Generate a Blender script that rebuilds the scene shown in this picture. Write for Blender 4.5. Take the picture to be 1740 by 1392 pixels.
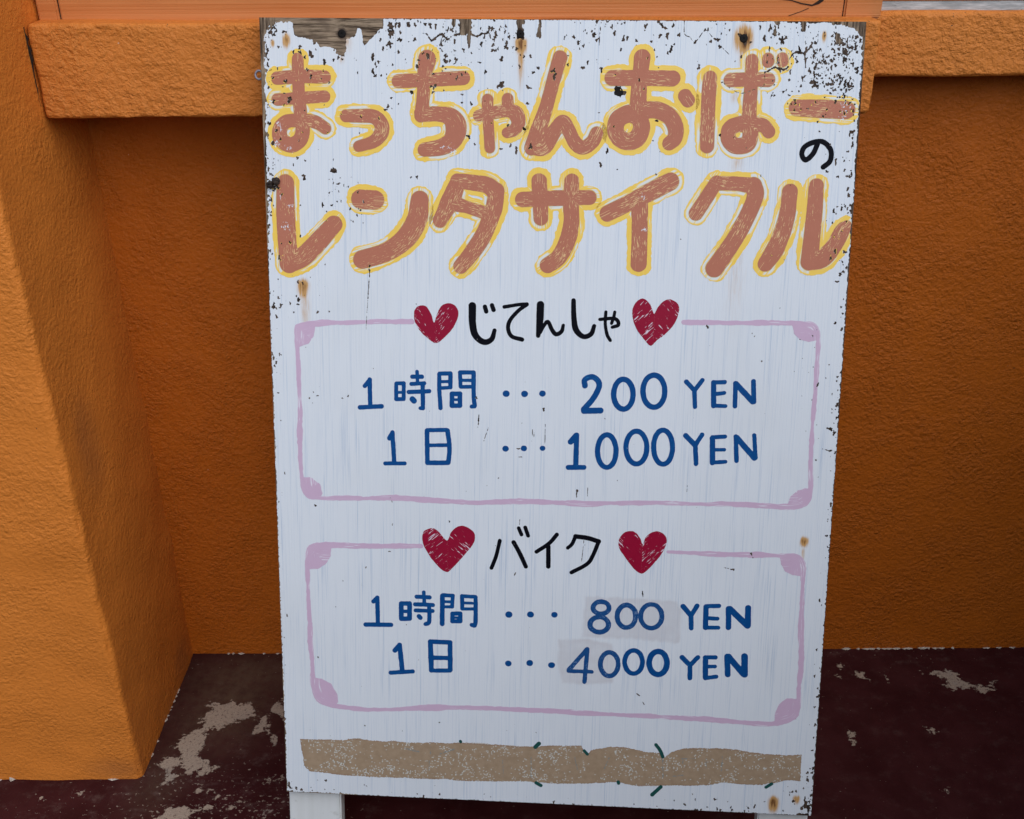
import bpy, math, random
import numpy as np
from mathutils import Matrix, Vector

# ------------------------------------------------------------------ camera, sky, sun, exposure
scene = bpy.context.scene
for o in list(bpy.data.objects):
    bpy.data.objects.remove(o)
col = scene.collection
CAM_H = 1.12
cam_d = bpy.data.cameras.new('camera')
cam_d.lens = 35.0
cam_d.sensor_width = 36.0
cam_d.clip_start = 0.02
cam_d.clip_end = 200.0
cam = bpy.data.objects.new('camera', cam_d)
col.objects.link(cam)
_r = Vector((0.999968, -0.006934, -0.004111)); _u = Vector((0.006851, 0.462254, 0.886721)); _f = Vector((0.004248, 0.886720, -0.462287))
cam.matrix_world = Matrix(((_r.x, _u.x, -_f.x, 0), (_r.y, _u.y, -_f.y, 0), (_r.z, _u.z, -_f.z, CAM_H), (0, 0, 0, 1)))
scene.camera = cam

SUN_EL, SUN_AZ = math.radians(47), math.radians(154)     # azimuth clockwise from +Y (the wall side)
world = bpy.data.worlds.new('World')
scene.world = world
world.use_nodes = True
wn, wl = world.node_tree.nodes, world.node_tree.links
wn.clear()
sky = wn.new('ShaderNodeTexSky')
sky.sky_type = 'NISHITA'
sky.sun_disc = False
sky.sun_elevation = SUN_EL
sky.sun_rotation = SUN_AZ
sky.air_density = 1.0
sky.dust_density = 1.0
sky.ozone_density = 1.0
bg = wn.new('ShaderNodeBackground')
bg.inputs['Strength'].default_value = 0.06
wo = wn.new('ShaderNodeOutputWorld')
wl.new(sky.outputs[0], bg.inputs['Color'])
wl.new(bg.outputs[0], wo.inputs['Surface'])

sun_d = bpy.data.lights.new('sun', 'SUN')
sun_d.energy = 1.3
sun_d.angle = math.radians(75)
sun_d.color = (0.94, 0.97, 1.0)
sun = bpy.data.objects.new('sun', sun_d)
col.objects.link(sun)
_to = Vector((math.sin(SUN_AZ) * math.cos(SUN_EL), math.cos(SUN_AZ) * math.cos(SUN_EL), math.sin(SUN_EL)))
sun.rotation_euler = _to.to_track_quat('Z', 'Y').to_euler()

vs = scene.view_settings
vs.view_transform = 'Standard'
vs.look = 'None'
vs.exposure = 0.8
vs.gamma = 1.0
vs.use_curve_mapping = False
scene.render.engine = 'CYCLES'
scene.render.resolution_x = 1024
scene.render.resolution_y = 819

rng = np.random.default_rng(7)
random.seed(7)

# ------------------------------------------------------------------ measurements of the sign face
# millimetres on the board: x to the right, y down, from its top left corner; third number = brush half width
QUAD = [(0,0),(640,0),(649.74,905.9),(8.87,910.47)]
LET = [[[(18.3,62.4,6.97),(43.7,60.4,6.95),(70.3,60.4,6.93)],[(18,84.6,6.37),(43.2,82.8,6.35),(70,80.8,6.33)],[(41.2,42.3,6.29),(41.8,79.1,6.85),(43.2,98.9,7.14),(43.4,108.9,7.42)],[(43.5,103.9,7.41),(45.2,116.3,7.94),(41.7,127,8.22),(31.7,132.2,8.24),(21.3,127.3,8.49),(19.6,116.7,7.96),(27,107.8,7.17),(42.7,106.4,7.16),(58.4,107.4,6.89),(70.3,114.1,6.39)]],[[(93.1,100.8,6.61),(108,100.6,6.98),(123.6,101.2,7.35),(131.6,108.4,7.87),(132,117.7,7.89),(123.4,127.2,6.89),(106.8,132.8,5.89)]],[[(181.8,41.1,9.44),(178.6,60.5,7.49),(177.7,77.6,7.03),(175.6,98.3,7.32)],[(150.7,64.2,7.14),(184.7,62.3,7.24),(221.1,60.3,7.22)],[(175.2,97.6,7.82),(174.8,99.8,6.81)],[(175.8,98.3,7.82),(195.1,97.7,7.93),(207.4,100.6,9.44),(213.5,110.4,11.35),(210.1,124.1,9.88),(197.9,132,8.64),(179.1,135.1,7.38)]],[[(237.8,98.8,6.02),(255.4,95.1,6.51),(269.4,93.1,7),(278.1,96.7,8.25),(280.8,105.9,7.27),(276.1,113.3,6.28),(268.8,116.1,5.53)],[(247.3,82.4,6.24),(247.5,97.7,6.02),(249.3,118.6,5.8),(250.2,132.2,5.82)],[(268.7,81.3,6.23),(269.3,91.3,6.25)]],[[(323.7,38.6,7.61),(316.8,64,7.17),(310.7,88.3,7.47),(302.4,113,8.52),(296,131.6,8.06)],[(296.8,131.3,7.81),(309,130.2,8.81),(320.6,112.7,7.51),(328.7,104,7.24),(335.3,113.1,7.25),(342.6,126,7.52),(351.1,130.8,7.27),(360.8,124.5,7.26),(365.2,115.8,7.24)]],[[(379.5,58.5,7.98),(411.4,58.2,8.08),(443.5,58.4,8.06)],[(410.5,37.6,8.77),(408.9,58.2,8.09),(408.1,75.1,8.61),(408.5,93.3,8.9)],[(409.3,98.1,9.16),(399.1,94.8,9.16),(387.4,101.4,9.18),(385.7,114.3,8.97),(395.2,123.2,8.98),(407.7,120.8,9.46),(412.7,109.7,9.18),(410.6,99.3,8.67)],[(412.8,91.4,8.89),(427.8,90.8,8.88),(441.9,97.1,8.64),(448.9,108.6,8.41),(448.6,119.6,7.94),(442.9,124.8,7.46)],[(457.3,76,7.36),(460.5,80.3,7.36)]],[[(482.4,57.4,7.31),(482.1,86.3,7.61),(482.9,127.1,7.44)],[(504.1,59.4,7.05),(526.9,58.4,7.04),(542.9,58.6,7.27)],[(525.1,39.4,6.52),(525.7,58.2,6.68),(525.6,85.8,7.34),(526,100.3,7.85)],[(541.6,37.6,6.03),(542,40.2,6.27)],[(556.2,37.2,6.02),(556.8,39.8,6.27)],[(516.1,104.1,8.11),(506.4,108.5,8.13),(505.1,118.6,7.9),(512.4,126.1,8.16),(524.8,124.9,8.4),(528.2,114.9,8.13),(524.9,105.2,8.11),(516.1,104.1,8.11)],[(529.1,103.3,7.61),(541,105.2,7.12),(547.4,111.6,6.63)]],[[(575,86.7,8.53),(597.8,87.4,9.24),(626.4,88.5,8.98)]],[[(24.8,173.2,9.63),(24.1,204.6,10.5),(25.3,237,10.58),(26.4,261.2,10.11)],[(26.8,261.2,10.38),(43.8,252.3,10.6),(61.5,235,10.28),(78.4,216.8,9.43)]],[[(108.3,189,10.38),(124.3,189.7,10.37)],[(174.2,188.9,9.81),(171,209.7,11.16),(158.5,230.5,11.23),(135.9,246.5,10.25),(109.5,254.8,10.03)]],[[(216.1,168.2,8.19),(208.5,187.3,10.04),(196.6,210.7,7.77)],[(215.5,167.6,7.93),(233,169.4,8.44),(248.6,172.1,8.94),(257.5,178.9,9.46)],[(258,177.6,8.95),(255.5,197.9,9.25),(244.2,226.2,9.07),(231.3,245.8,8.86),(219.9,260.1,8.12)],[(210.5,191.7,7.99),(228.1,196.1,6.7),(246.4,201.3,6.95)]],[[(287,186.2,8.18),(321.2,184.4,8.16),(359.5,182.9,7.87)],[(304.7,166.5,8.38),(306.4,186.9,8.43),(307.5,205.9,7.95)],[(340,166,8.11),(340,188.8,8.41),(340.7,211.6,8.71),(336.7,230.8,9.01),(328.1,247.7,8.8),(316.1,257,8.44)]],[[(445.7,164.7,9.54),(422.4,177.4,9.46),(400,189.3,8.62),(379.9,199.7,8.66)],[(414.3,190,8.87),(415.4,222.9,8.69),(415.7,253.1,8.88)]],[[(495.2,164.5,7),(486.3,179.2,7.54),(475.2,197.7,7.58)],[(494.6,165.7,7.51),(516,165.7,7.49),(533.7,167.6,8.49)],[(534.4,167.9,9.23),(537.1,178.1,9.01),(530.6,198.2,8.55),(517.1,226.1,9.13),(498.1,256.1,9.73)]],[[(573.6,173,8.22),(572.6,194.9,8.52),(568.4,216.3,9.07),(560.9,236.7,9.51),(552.6,250.2,8.4)],[(601,166.8,7.82),(600.9,200.6,8.51),(600,232.1,9.09),(599.5,247,9.38)],[(599.8,247,9.38),(613.2,243.2,9.61),(624.7,229,8.81),(631.6,213.8,8.15),(635.8,208.1,5.75)]]]
BLACK = [[[(599,123.6,2.7),(595,133.5,2.71),(587.8,139.9,2.71),(583.4,134.2,2.71),(585.8,126.5,2.71),(595.4,121.5,2.7),(605.3,121.4,2.7),(613.3,129.5,2.7),(613.5,140.5,2.71),(606.9,147,2.72)]],[[(233.3,303.3,4.23),(233.9,323.5,3.99),(237.4,336.7,3.73),(246.8,343.6,3.33),(255.4,340.3,2.93),(258.6,330.2,2.26)],[(247.4,304,2.38),(249,309.3,2.38)],[(255.3,302.1,2.37),(257.2,307.4,2.38)]],[[(269.1,303.8,2.11),(284.6,300.8,1.97),(294.1,300.2,2.24)],[(294.1,300.4,2.24),(284.7,307.7,2.11),(275.7,318.5,2.25),(273.8,327.8,2.25),(278,336.4,2.26),(289.6,339.7,2.39)]],[[(309.3,300.3,4.2),(309,317.7,3.96),(307.5,334.9,2.52)],[(309.7,330.9,2.12),(313.1,324.2,2.11),(318,319.1,2.24),(322.8,327.9,2.38),(327.5,332.8,2.38),(333.4,329.6,2.24),(335.2,322.6,1.98)]],[[(345.8,294.8,2.62),(346.8,314.1,3.02),(349.5,327.3,3.29),(357.9,334.6,2.77),(366.4,331.4,2.64),(369.5,322.5,2.23)]],[[(375.6,315,1.97),(390,313.5,1.96),(395,315.8,2.1),(396.1,320.8,2.1),(389.7,323.3,1.84)],[(381.9,306.7,1.83),(381.7,319.9,1.84),(384.1,331.7,1.84),(387.9,338.2,1.84)],[(391.7,306.5,1.83),(390.6,313.1,1.83),(388.6,319,1.84)]],[[(268.5,575.3,2.25),(264.6,593.9,2.27),(259.3,608.9,2.27)],[(284.7,576.5,2.53),(292.2,589.9,2.54),(299.5,605.5,2.55)],[(290.2,559.1,2.1),(293.6,566.9,2.11)],[(297.8,558.1,2.24),(301.4,568,2.25)]],[[(334.6,565.3,2.38),(325.7,576.4,2.39),(311.5,587,2.39)],[(325.1,580,2.67),(325.7,604.4,2.68)]],[[(356.3,566.6,2.23),(352.4,576,2.24),(347.8,580.8,2.24)],[(356.3,566.6,2.79),(370.7,568.2,2.79),(383.1,571.7,2.79)],[(383.1,572,2.37),(376.8,589.4,2.38),(370.3,599.7,2.39),(352.8,610.6,2.4)]]]
DIG = [[[(117,389.9,2.59),(117.4,420,2.61)],[(117,390.1,2.45),(111.3,397.4,2.46)],[(105.4,422.4,2.61),(130.5,420.4,2.61)]],[[(361.4,389.8,3.21),(360.8,383.7,3.2),(365.7,380.2,3.2),(371,380,3.2),(376.7,385.3,3.2),(376.7,392.7,3.21),(370.5,405.1,3.22),(360.9,416.9,3.23)],[(361.3,418.6,3.5),(379.7,417.8,3.5)]],[[(404.1,381.4,3.06),(408.3,382.6,3.06),(411.9,386.2,3.06),(414.5,391.6,3.06),(415.6,398,3.07),(415,404.6,3.07),(412.9,410.2,3.08),(409.5,414,3.08),(405.4,415.4,3.08),(401.2,414.2,3.08),(397.5,410.6,3.08),(395,405.2,3.08),(393.9,398.7,3.07),(394.5,392.2,3.07),(396.6,386.6,3.07),(400,382.8,3.06),(404.1,381.4,3.06)]],[[(437.8,375.7,3.05),(442.5,376.9,3.05),(446.6,380.7,3.05),(449.5,386.6,3.05),(450.7,393.5,3.06),(450.2,400.5,3.06),(447.8,406.6,3.07),(444,410.7,3.07),(439.5,412.2,3.07),(434.8,410.9,3.07),(430.6,407.1,3.07),(427.7,401.2,3.07),(426.5,394.2,3.06),(427.1,387.2,3.06),(429.5,381.2,3.05),(433.3,377.2,3.05),(437.8,375.7,3.05)]],[[(142.9,450.6,2.62),(144.9,485.2,2.64)],[(142.7,451.4,2.76),(139.5,457.4,2.77)],[(134.5,487.4,2.37),(157,486.6,2.37)]],[[(353.8,446.8,2.99),(354,483.8,3.01)],[(353.2,447.5,3.39),(347.3,454.9,3.4)],[(345.5,484.9,2.88),(363.3,484.3,2.87)]],[[(387.9,445.4,2.98),(391.9,446.7,2.98),(395.5,450.7,2.98),(398,456.8,2.98),(399,464,2.99),(398.5,471.3,2.99),(396.5,477.6,3),(393.2,481.8,3),(389.3,483.4,3),(385.2,482.1,3),(381.7,478.1,3),(379.2,472,3),(378.1,464.7,2.99),(378.7,457.4,2.99),(380.7,451.2,2.98),(384,447,2.98),(387.9,445.4,2.98)]],[[(421,440.2,2.97),(425.6,441.5,2.97),(429.5,445.5,2.97),(432.3,451.5,2.97),(433.5,458.7,2.98),(433,466,2.98),(430.7,472.3,2.99),(427.1,476.5,2.99),(422.6,478.1,2.99),(418,476.8,2.99),(414.1,472.8,2.99),(411.3,466.7,2.99),(410.1,459.5,2.98),(410.7,452.2,2.98),(413,446,2.97),(416.6,441.8,2.97),(421,440.2,2.97)]],[[(450.8,438.1,2.96),(455,439.4,2.96),(458.6,443.6,2.96),(461.2,449.9,2.96),(462.4,457.4,2.97),(461.9,465,2.97),(459.9,471.5,2.98),(456.7,475.9,2.98),(452.7,477.5,2.99),(448.5,476.2,2.99),(444.9,472,2.98),(442.3,465.6,2.98),(441.1,458.1,2.97),(441.6,450.5,2.97),(443.6,444,2.96),(446.8,439.7,2.96),(450.8,438.1,2.96)]],[[(124.1,651.3,2.61),(124.7,682.9,2.63)],[(124.1,651.5,2.61),(119.5,656.3,2.62)],[(110,685.8,2.78),(140.4,684.8,2.77)]],[[(388.4,644.9,2.84),(392,645.3,2.84),(395.1,646.8,2.84),(397.2,649.2,2.84),(398,652.1,2.84),(397.4,655,2.84),(395.5,657.6,2.85),(392.5,659.3,2.85),(388.9,660.1,2.85),(385.3,659.7,2.85),(382.2,658.1,2.85),(380,655.8,2.85),(379.2,652.9,2.85),(379.9,649.9,2.85),(381.8,647.4,2.84),(384.8,645.6,2.84),(388.4,644.9,2.84)],[(387,664,3),(391.1,664.5,3),(394.7,666.4,3),(397.1,669.3,3),(398.1,672.9,3),(397.4,676.6,3),(395.2,679.7,3.01),(391.7,681.9,3.01),(387.6,682.8,3.01),(383.4,682.3,3.01),(379.9,680.4,3.01),(377.4,677.5,3.01),(376.5,673.9,3.01),(377.2,670.2,3),(379.4,667.1,3),(382.8,664.9,3),(387,664,3)]],[[(418.1,647.8,2.98),(422.3,648.7,2.98),(425.9,651.5,2.98),(428.4,655.9,2.98),(429.4,661.2,2.98),(428.8,666.6,2.99),(426.7,671.2,2.99),(423.3,674.4,3),(419.2,675.6,3),(415.1,674.8,3),(411.4,671.9,3),(408.9,667.5,2.99),(407.9,662.2,2.99),(408.5,656.8,2.99),(410.7,652.2,2.98),(414,649,2.98),(418.1,647.8,2.98)]],[[(446.9,645.8,2.83),(451.7,646.7,2.83),(455.8,649.7,2.83),(458.7,654.3,2.83),(459.9,659.9,2.84),(459.2,665.5,2.84),(456.7,670.4,2.84),(452.9,673.7,2.85),(448.2,675.1,2.85),(443.4,674.2,2.85),(439.2,671.2,2.85),(436.4,666.5,2.84),(435.2,661,2.84),(435.9,655.3,2.84),(438.4,650.5,2.83),(442.2,647.1,2.83),(446.9,645.8,2.83)]],[[(150.7,709.7,2.94),(153.8,742.6,2.96)],[(150.7,709.7,2.94),(145,717.2,2.94)],[(139.9,745.8,2.67),(166.4,742.9,2.66)]],[[(374.4,704.6,2.6),(372.3,746.4,2.62)],[(373.7,705.3,2.74),(353.3,731.9,2.76)],[(352.9,733.4,2.33),(380.5,733.2,2.32)]],[[(400.3,707.5,2.88),(404.3,708.5,2.88),(407.8,711.5,2.88),(410.3,716.3,2.88),(411.3,721.9,2.89),(410.7,727.7,2.89),(408.6,732.7,2.9),(405.4,736.1,2.9),(401.4,737.4,2.9),(397.3,736.5,2.9),(393.8,733.4,2.9),(391.4,728.6,2.9),(390.4,722.9,2.89),(391,717.2,2.89),(393.1,712.2,2.88),(396.4,708.9,2.88),(400.3,707.5,2.88)]],[[(428.7,703.8,2.87),(432.7,704.7,2.87),(436.2,707.7,2.87),(438.6,712.4,2.88),(439.7,717.9,2.88),(439.1,723.5,2.88),(437.1,728.4,2.89),(433.8,731.7,2.89),(429.9,733,2.89),(425.8,732.1,2.89),(422.3,729.1,2.89),(419.9,724.5,2.89),(418.8,718.9,2.88),(419.4,713.3,2.88),(421.5,708.4,2.88),(424.7,705.1,2.87),(428.7,703.8,2.87)]],[[(457.4,703.8,3.44),(461.4,704.7,3.44),(464.9,707.7,3.44),(467.3,712.3,3.44),(468.4,717.7,3.45),(467.9,723.3,3.45),(465.8,728.1,3.46),(462.6,731.4,3.46),(458.7,732.7,3.46),(454.6,731.8,3.46),(451.1,728.8,3.46),(448.7,724.2,3.46),(447.6,718.7,3.45),(448.2,713.2,3.45),(450.2,708.4,3.44),(453.4,705.1,3.44),(457.4,703.8,3.44)]]]
KAN = [[[(147.5,393.4,2.31),(156,393.1,2.31)],[(156,393.1,2.31),(156,411.3,2.32)],[(156,411.3,2.32),(147.4,411.5,2.32)],[(147.4,411.5,2.32),(147.5,393.4,2.31)],[(147.5,403.7,1.77),(156,403.5,1.77)],[(171.3,379.1,2.03),(171.9,393.1,2.04)],[(165.7,385.2,2.44),(176.8,384.9,2.44)],[(164.8,393.4,2.31),(179.5,392.4,2.31)],[(161.9,403,2.45),(185.2,401.3,2.45)],[(177.7,393.6,2.44),(178.2,421.2,2.46)],[(178.2,421.5,2.19),(175.2,421.3,2.19)],[(165.9,410.8,3.28),(167.8,413,3.28)]],[[(196.6,381.5,2.43),(196.8,398.5,2.44),(198.3,420.3,2.46)],[(197,380.8,2.43),(209.4,380.2,2.43)],[(209.4,380.5,2.57),(209.5,396.1,2.58)],[(198.7,390,1.76),(208.1,389.4,1.76)],[(198.7,397.3,2.17),(209.5,396.3,2.17)],[(220.1,379.1,2.29),(221.1,395,2.3)],[(220.1,378.8,2.43),(235.6,378.4,2.42)],[(235.6,379.7,2.56),(236,404.1,2.57),(237.3,416.4,2.58)],[(237,417.1,2.45),(234,417.6,2.45)],[(221.6,387.7,1.89),(233.7,387.4,1.89)],[(221.6,395.2,2.17),(233.8,394.8,2.16)],[(211.2,403.5,2.72),(220.4,403.2,2.71)],[(220.4,403.2,2.71),(220.5,416.9,2.72)],[(220.5,416.9,2.72),(211.3,417.2,2.72)],[(211.3,417.2,2.72),(211.2,403.5,2.72)],[(211.6,410.3,1.5),(220.4,410.1,1.49)]],[[(182.9,447,2.75),(183.4,484.6,2.78)],[(182.9,446.6,2.47),(205.1,445.6,2.47)],[(206.5,446.3,2.74),(208.9,466.3,2.76),(207.7,483.8,2.77)],[(184,464.3,2.21),(206.6,463.3,2.2)],[(183.4,485,2.78),(207.4,484.1,2.77)]],[[(152.8,657.4,2.9),(162.7,657,2.9)],[(162.7,657,2.9),(162.7,676,2.91)],[(162.7,676,2.91),(152.8,676.5,2.91)],[(152.8,676.5,2.91),(152.8,657.4,2.9)],[(153.5,667.2,2.18),(162.7,666.8,2.18)],[(179.6,642.2,2.16),(180.4,657.4,2.17)],[(171.2,648.2,2.6),(186.3,648.3,2.6)],[(169.4,657.6,2.61),(190.5,657.7,2.6)],[(169.9,665.3,2.47),(190,665.1,2.46)],[(186,660.1,2.6),(186.1,678.7,2.62),(181.9,681.9,2.62)],[(174.1,672.5,2.91),(175.6,674.2,2.91)]],[[(201.8,645.7,2.88),(201.7,681,2.9)],[(202.2,644.9,2.45),(214.1,645,2.45)],[(214.1,645.6,2.3),(213.5,658.9,2.31)],[(203.6,652.9,1.73),(212.8,652.8,1.73)],[(203.7,659.4,1.88),(213.5,658.9,1.88)],[(225.1,644.9,2.44),(225.5,660.6,2.45)],[(225.1,644.9,2.44),(240.8,645.4,2.44)],[(241.1,645.9,2.59),(241.2,678.5,2.61),(237,680.6,2.61)],[(226.1,653.4,1.73),(239.5,653.4,1.73)],[(226.2,661,2.02),(238.8,660.5,2.02)],[(213.9,667.4,2.6),(223.2,666.9,2.6)],[(223.2,666.9,2.6),(223.3,676.6,2.61)],[(223.3,676.6,2.61),(213.9,677,2.61)],[(213.9,677,2.61),(213.9,667.4,2.6)],[(215,672.2,1.59),(222.8,672.2,1.59)]],[[(187.7,703.9,3.07),(189,740.4,3.1)],[(187.7,703.9,2.92),(211.2,703.9,2.92)],[(211.2,704.4,2.92),(211.8,738.7,2.94)],[(187.8,724.3,2.79),(211.3,723.6,2.79)],[(189,740.7,2.65),(211.4,739.7,2.65)]]]
LAT = [[[(474.1,382.1,2.65),(483.5,391.6,2.65)],[(491.7,379.8,2.51),(483.5,391.6,2.52)],[(483.5,391.6,2.52),(485.1,410.3,2.53)]],[[(504.2,382.3,2.9),(505.7,408.4,2.92)],[(504.2,382.1,2.38),(516.4,381.4,2.37)],[(505.6,395.4,2.25),(516.6,393.6,2.25)],[(505.7,408.4,2.26),(518.8,408.5,2.26)]],[[(528.4,382.3,2.5),(529.3,408.4,2.52)],[(529,383,3.16),(548.5,402.5,3.17)],[(548,379.7,2.76),(549.8,402.7,2.78)]],[[(476.5,443.5,2.96),(487.7,454.5,2.96)],[(494.6,442,2.55),(487.7,454.5,2.56)],[(487.7,454.5,2.69),(489.7,475.7,2.71)]],[[(506.4,445.7,3.08),(508,473.7,3.11)],[(506.3,444.6,2.41),(520.1,443.3,2.41)],[(508.5,458.9,2.02),(520.3,458.5,2.02)],[(508.6,473.7,2.3),(522.4,472.3,2.29)]],[[(532.3,442.8,2.54),(534.7,470.8,2.56)],[(533.3,444.1,3.21),(554.5,466.7,3.22)],[(552.6,440.8,2.4),(555.8,466.6,2.42)]],[[(483.5,646.4,2.96),(493.4,657.7,2.97)],[(499.8,645.3,2.82),(493.4,657.7,2.83)],[(493.4,657.7,2.83),(494.4,673,2.84)]],[[(510.1,645.7,3.1),(510.8,671.5,3.12)],[(510.8,645.2,2.67),(524.7,644.2,2.67)],[(511.6,659.9,2.4),(523.9,660,2.4)],[(510.8,671.5,2.41),(525.6,671,2.4)]],[[(536.1,647,3.23),(537.4,670.3,3.25)],[(537.4,647.3,3.65),(559.1,667.2,3.67)],[(558.4,645.3,3.51),(559.4,666.8,3.52)]],[[(485.7,709.9,3.01),(495.4,719.4,3.01)],[(503.9,709.1,2.86),(495.4,719.4,2.87)],[(495.4,719.4,2.87),(496,735.5,2.88)]],[[(512.8,708.9,3.14),(514.2,734.2,3.16)],[(512.8,708.5,2.57),(524.5,708.1,2.57)],[(514.1,720,2.29),(524.4,719.5,2.29)],[(514.2,734.5,2.59),(526.5,732.2,2.58)]],[[(537.9,706.3,3.42),(539.9,728.9,3.44)],[(539.5,706.5,3.71),(557.9,727.3,3.72)],[(558,705.2,3.84),(559.4,728,3.86)]]]
DOT = [[[(272.6,401.6,3.65),(273.1,401.6,3.65)]],[[(293.4,401.2,3.64),(293.9,401.2,3.64)]],[[(313.7,400.2,3.5),(314.2,400.2,3.5)]],[[(273,465.4,3.43),(273.6,465.4,3.43)]],[[(294,464.3,3.29),(294.6,464.3,3.29)]],[[(315.2,463.5,2.87),(315.8,463.4,2.87)]],[[(280.5,665.6,3.88),(281,665.6,3.88)]],[[(305.9,664.5,3.73),(306.5,664.5,3.73)]],[[(334.2,663.5,3.58),(334.7,663.5,3.58)]],[[(280.9,727.2,3.65),(281.5,727.2,3.65)]],[[(306.4,725.5,3.79),(307,725.5,3.79)]],[[(332.3,727,3.78),(332.9,727,3.78)]]]
HEART = [[(176.2,304.4),(181.5,305.6),(186.9,313.4),(190.5,323),(194,312.6),(199.5,303.8),(207.5,301),(214.8,304.1),(217.9,312.3),(213.7,325.4),(204.4,337.6),(193.7,346.1),(185,342.1),(174.2,332.3),(168.9,322.5),(167.8,312.5),(170.9,306.5)],[(422.5,290.7),(427.8,294.5),(431.6,300.3),(434.9,307.4),(439.1,299.5),(444.6,293.5),(451,291.1),(457.6,293.2),(461.7,298.9),(461.5,307.4),(456.9,319.3),(447.6,330),(439.5,336.8),(432.9,342.9),(426.4,337.2),(416.8,325.6),(411.7,313.2),(410.9,304.1),(413.6,296.2),(418,292.1)],[(189.2,563),(196.1,566.3),(206.6,577.4),(211.4,567.2),(218.3,560.4),(225.9,559),(234.2,562.7),(239.2,569),(237.9,579.1),(227.6,593.9),(218.7,604.5),(210.4,614.3),(206.2,615.9),(199.9,612.5),(187.2,598.5),(179.5,584.3),(177.7,574.9),(180.2,566.9)],[(417.9,557.8),(424.8,559),(430.5,565.8),(433.8,572.8),(437.2,564.2),(443.7,558.2),(451.1,556.8),(458.7,561.2),(461.1,569.6),(457,581.9),(448.1,595.1),(439,605.6),(433.2,608.3),(425.2,603.3),(412.3,587.3),(406.4,576.8),(406.8,567.5),(411.3,560.9)]]
BORD = [{'st':[[(165.5,322.8,2.94),(132.6,323.4,2.41),(105.7,324.7,2.42),(78.6,326.1,2.42),(62.4,326.7,3.24),(38.6,330.5,2.97),(34.5,335.2,2.98),(33.9,356.8,2.31),(34.9,375.8,2.19),(35.3,403.2,2.34),(35.8,430.8,2.08),(35.2,448.2,2.78),(34.8,466.4,2.94),(35.1,486.1,2.39),(36.3,507.3,2.12),(38.1,521.5,2.27),(43.6,530.1,2.55),(59,531.5,2.13),(82.8,530.6,2.83),(117.6,529.8,1.97),(145.5,527.9,3.09),(180.1,529.2,3.09),(214.6,530.1,2.52),(242.2,530.5,2.93),(261.4,528.9,2.79),(292.9,526.9,3.2),(329.7,527,2.91),(370.5,527.2,3.32),(390.8,525.6,2.35),(411.1,524.8,2.75),(451.4,522.9,2.47),(478.3,522.9,2.05),(504,522.8,1.78),(527.9,521.3,3),(563.9,522,2.72),(594.5,522.6,3.26),(610.3,520.6,2.71),(617.9,513.4,2.43),(619.4,500.9,2.43),(618.4,487.1,2.69),(616.9,466.6,2.14),(616.3,446.2,2.39),(615.9,425.9,1.59),(616,405.8,2.5),(616.4,392.4,1.71),(616.3,410.3,2.64),(616.5,390.3,1.71),(616,366.4,2.61),(615.9,353.2,1.69),(615.4,333.6,2.33),(613.7,323.2,2.84),(608.7,316.2,2.83),(595.8,314.1,2.32),(557.4,314.4,2.84),(531.7,315.1,2.07),(493,315.5,2.6),(468.1,316,2.6)]],'poly':[[(33.8,331.2),(54.8,331.3),(53.3,341.5),(47,350.4),(35.3,355.1)],[(36.3,507.3),(46.8,506.9),(57.1,515.1),(60.5,525.7),(57.6,531.5),(43.6,530.6),(37.4,521.5)],[(595.7,520.5),(597.6,510),(605,502.8),(612.8,500.4),(620.1,500.9),(618.9,512),(614.2,520.5),(603.8,522.9)],[(585.6,314.8),(588.9,325.1),(595.7,331.5),(604.9,333.9),(613.8,332.6),(615,323.2),(606,313.6)]]},{'st':[[(176.3,585.5,2.28),(152.2,586.2,2.99),(124.2,587.6,2.86),(96.1,588.3,3.15),(67.9,588.7,3.45),(49.5,589.7,2.88),(42.6,594.3,2.59),(40.4,605.8,2.31),(40.6,620.5,2.61),(41,644.1,2.04),(41.2,666.4,2.49),(42.3,688.9,2.21),(43.1,703.9,2.66),(42.5,688,2.95),(42.3,710.6,3.26),(44.1,733.3,2.23),(44.4,753.2,2.99),(44.9,770.1,2.25),(50.4,785.3,2.41),(69.3,792.1,2.71),(89.6,793.8,3.01),(104.1,795.2,3.01),(137.5,793.9,1.8),(166.4,790.8,3.29),(195.2,788.3,3.87),(224,787,2.08),(236.9,786.3,2.67),(265.5,786.1,2.67),(301.2,785.7,2.96),(336.7,785.9,2.95),(372.1,786.2,3.23),(407.4,786.4,2.05),(449.6,786.5,2.92),(462.5,786.6,2.34),(490.5,786.8,2.92),(525.4,787.1,3.49),(553.3,788.4,2.32),(574.2,789.2,2.9),(594.9,788.9,2.9),(615.3,782.8,2.6),(623,775.3,2.3),(624.3,757.9,2.29),(623.3,744.5,2.43),(623.6,725.2,2.85),(623.3,705.9,3.12),(621.8,684,2.54),(620.9,677.5,3.1),(619.8,648.4,2.66),(619.3,631.1,2.23),(618.2,608.2,2.08),(618.3,593.9,2.48),(614.3,584.1,2.75),(606.7,580.5,2.75),(587.9,580.7,2.2),(567.8,580.6,3.31),(541,581.4,2.9),(514.1,581.8,3.05),(487,581.3,2.5),(463.3,581.2,2.09)]],'poly':[[(40.9,592.6),(69.5,590.8),(68.4,601.8),(61.8,612.3),(53.2,617.8),(41.1,619.7)],[(45.1,757),(55.3,758),(66.8,764.4),(74.1,777.9),(74.7,787.1),(69.3,792.4),(54.7,788.5),(46.2,779.3)],[(598.3,787.9),(597.8,772.8),(601.6,763.6),(610.7,756.4),(623,755.8),(624.7,769.9),(621.9,779.1),(609.9,785)],[(590.6,580.1),(592,590.7),(597.2,599.1),(606.9,603.2),(616.3,603.3),(620.1,596.7),(617.7,585.4),(610.6,579.7)]]}]
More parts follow.
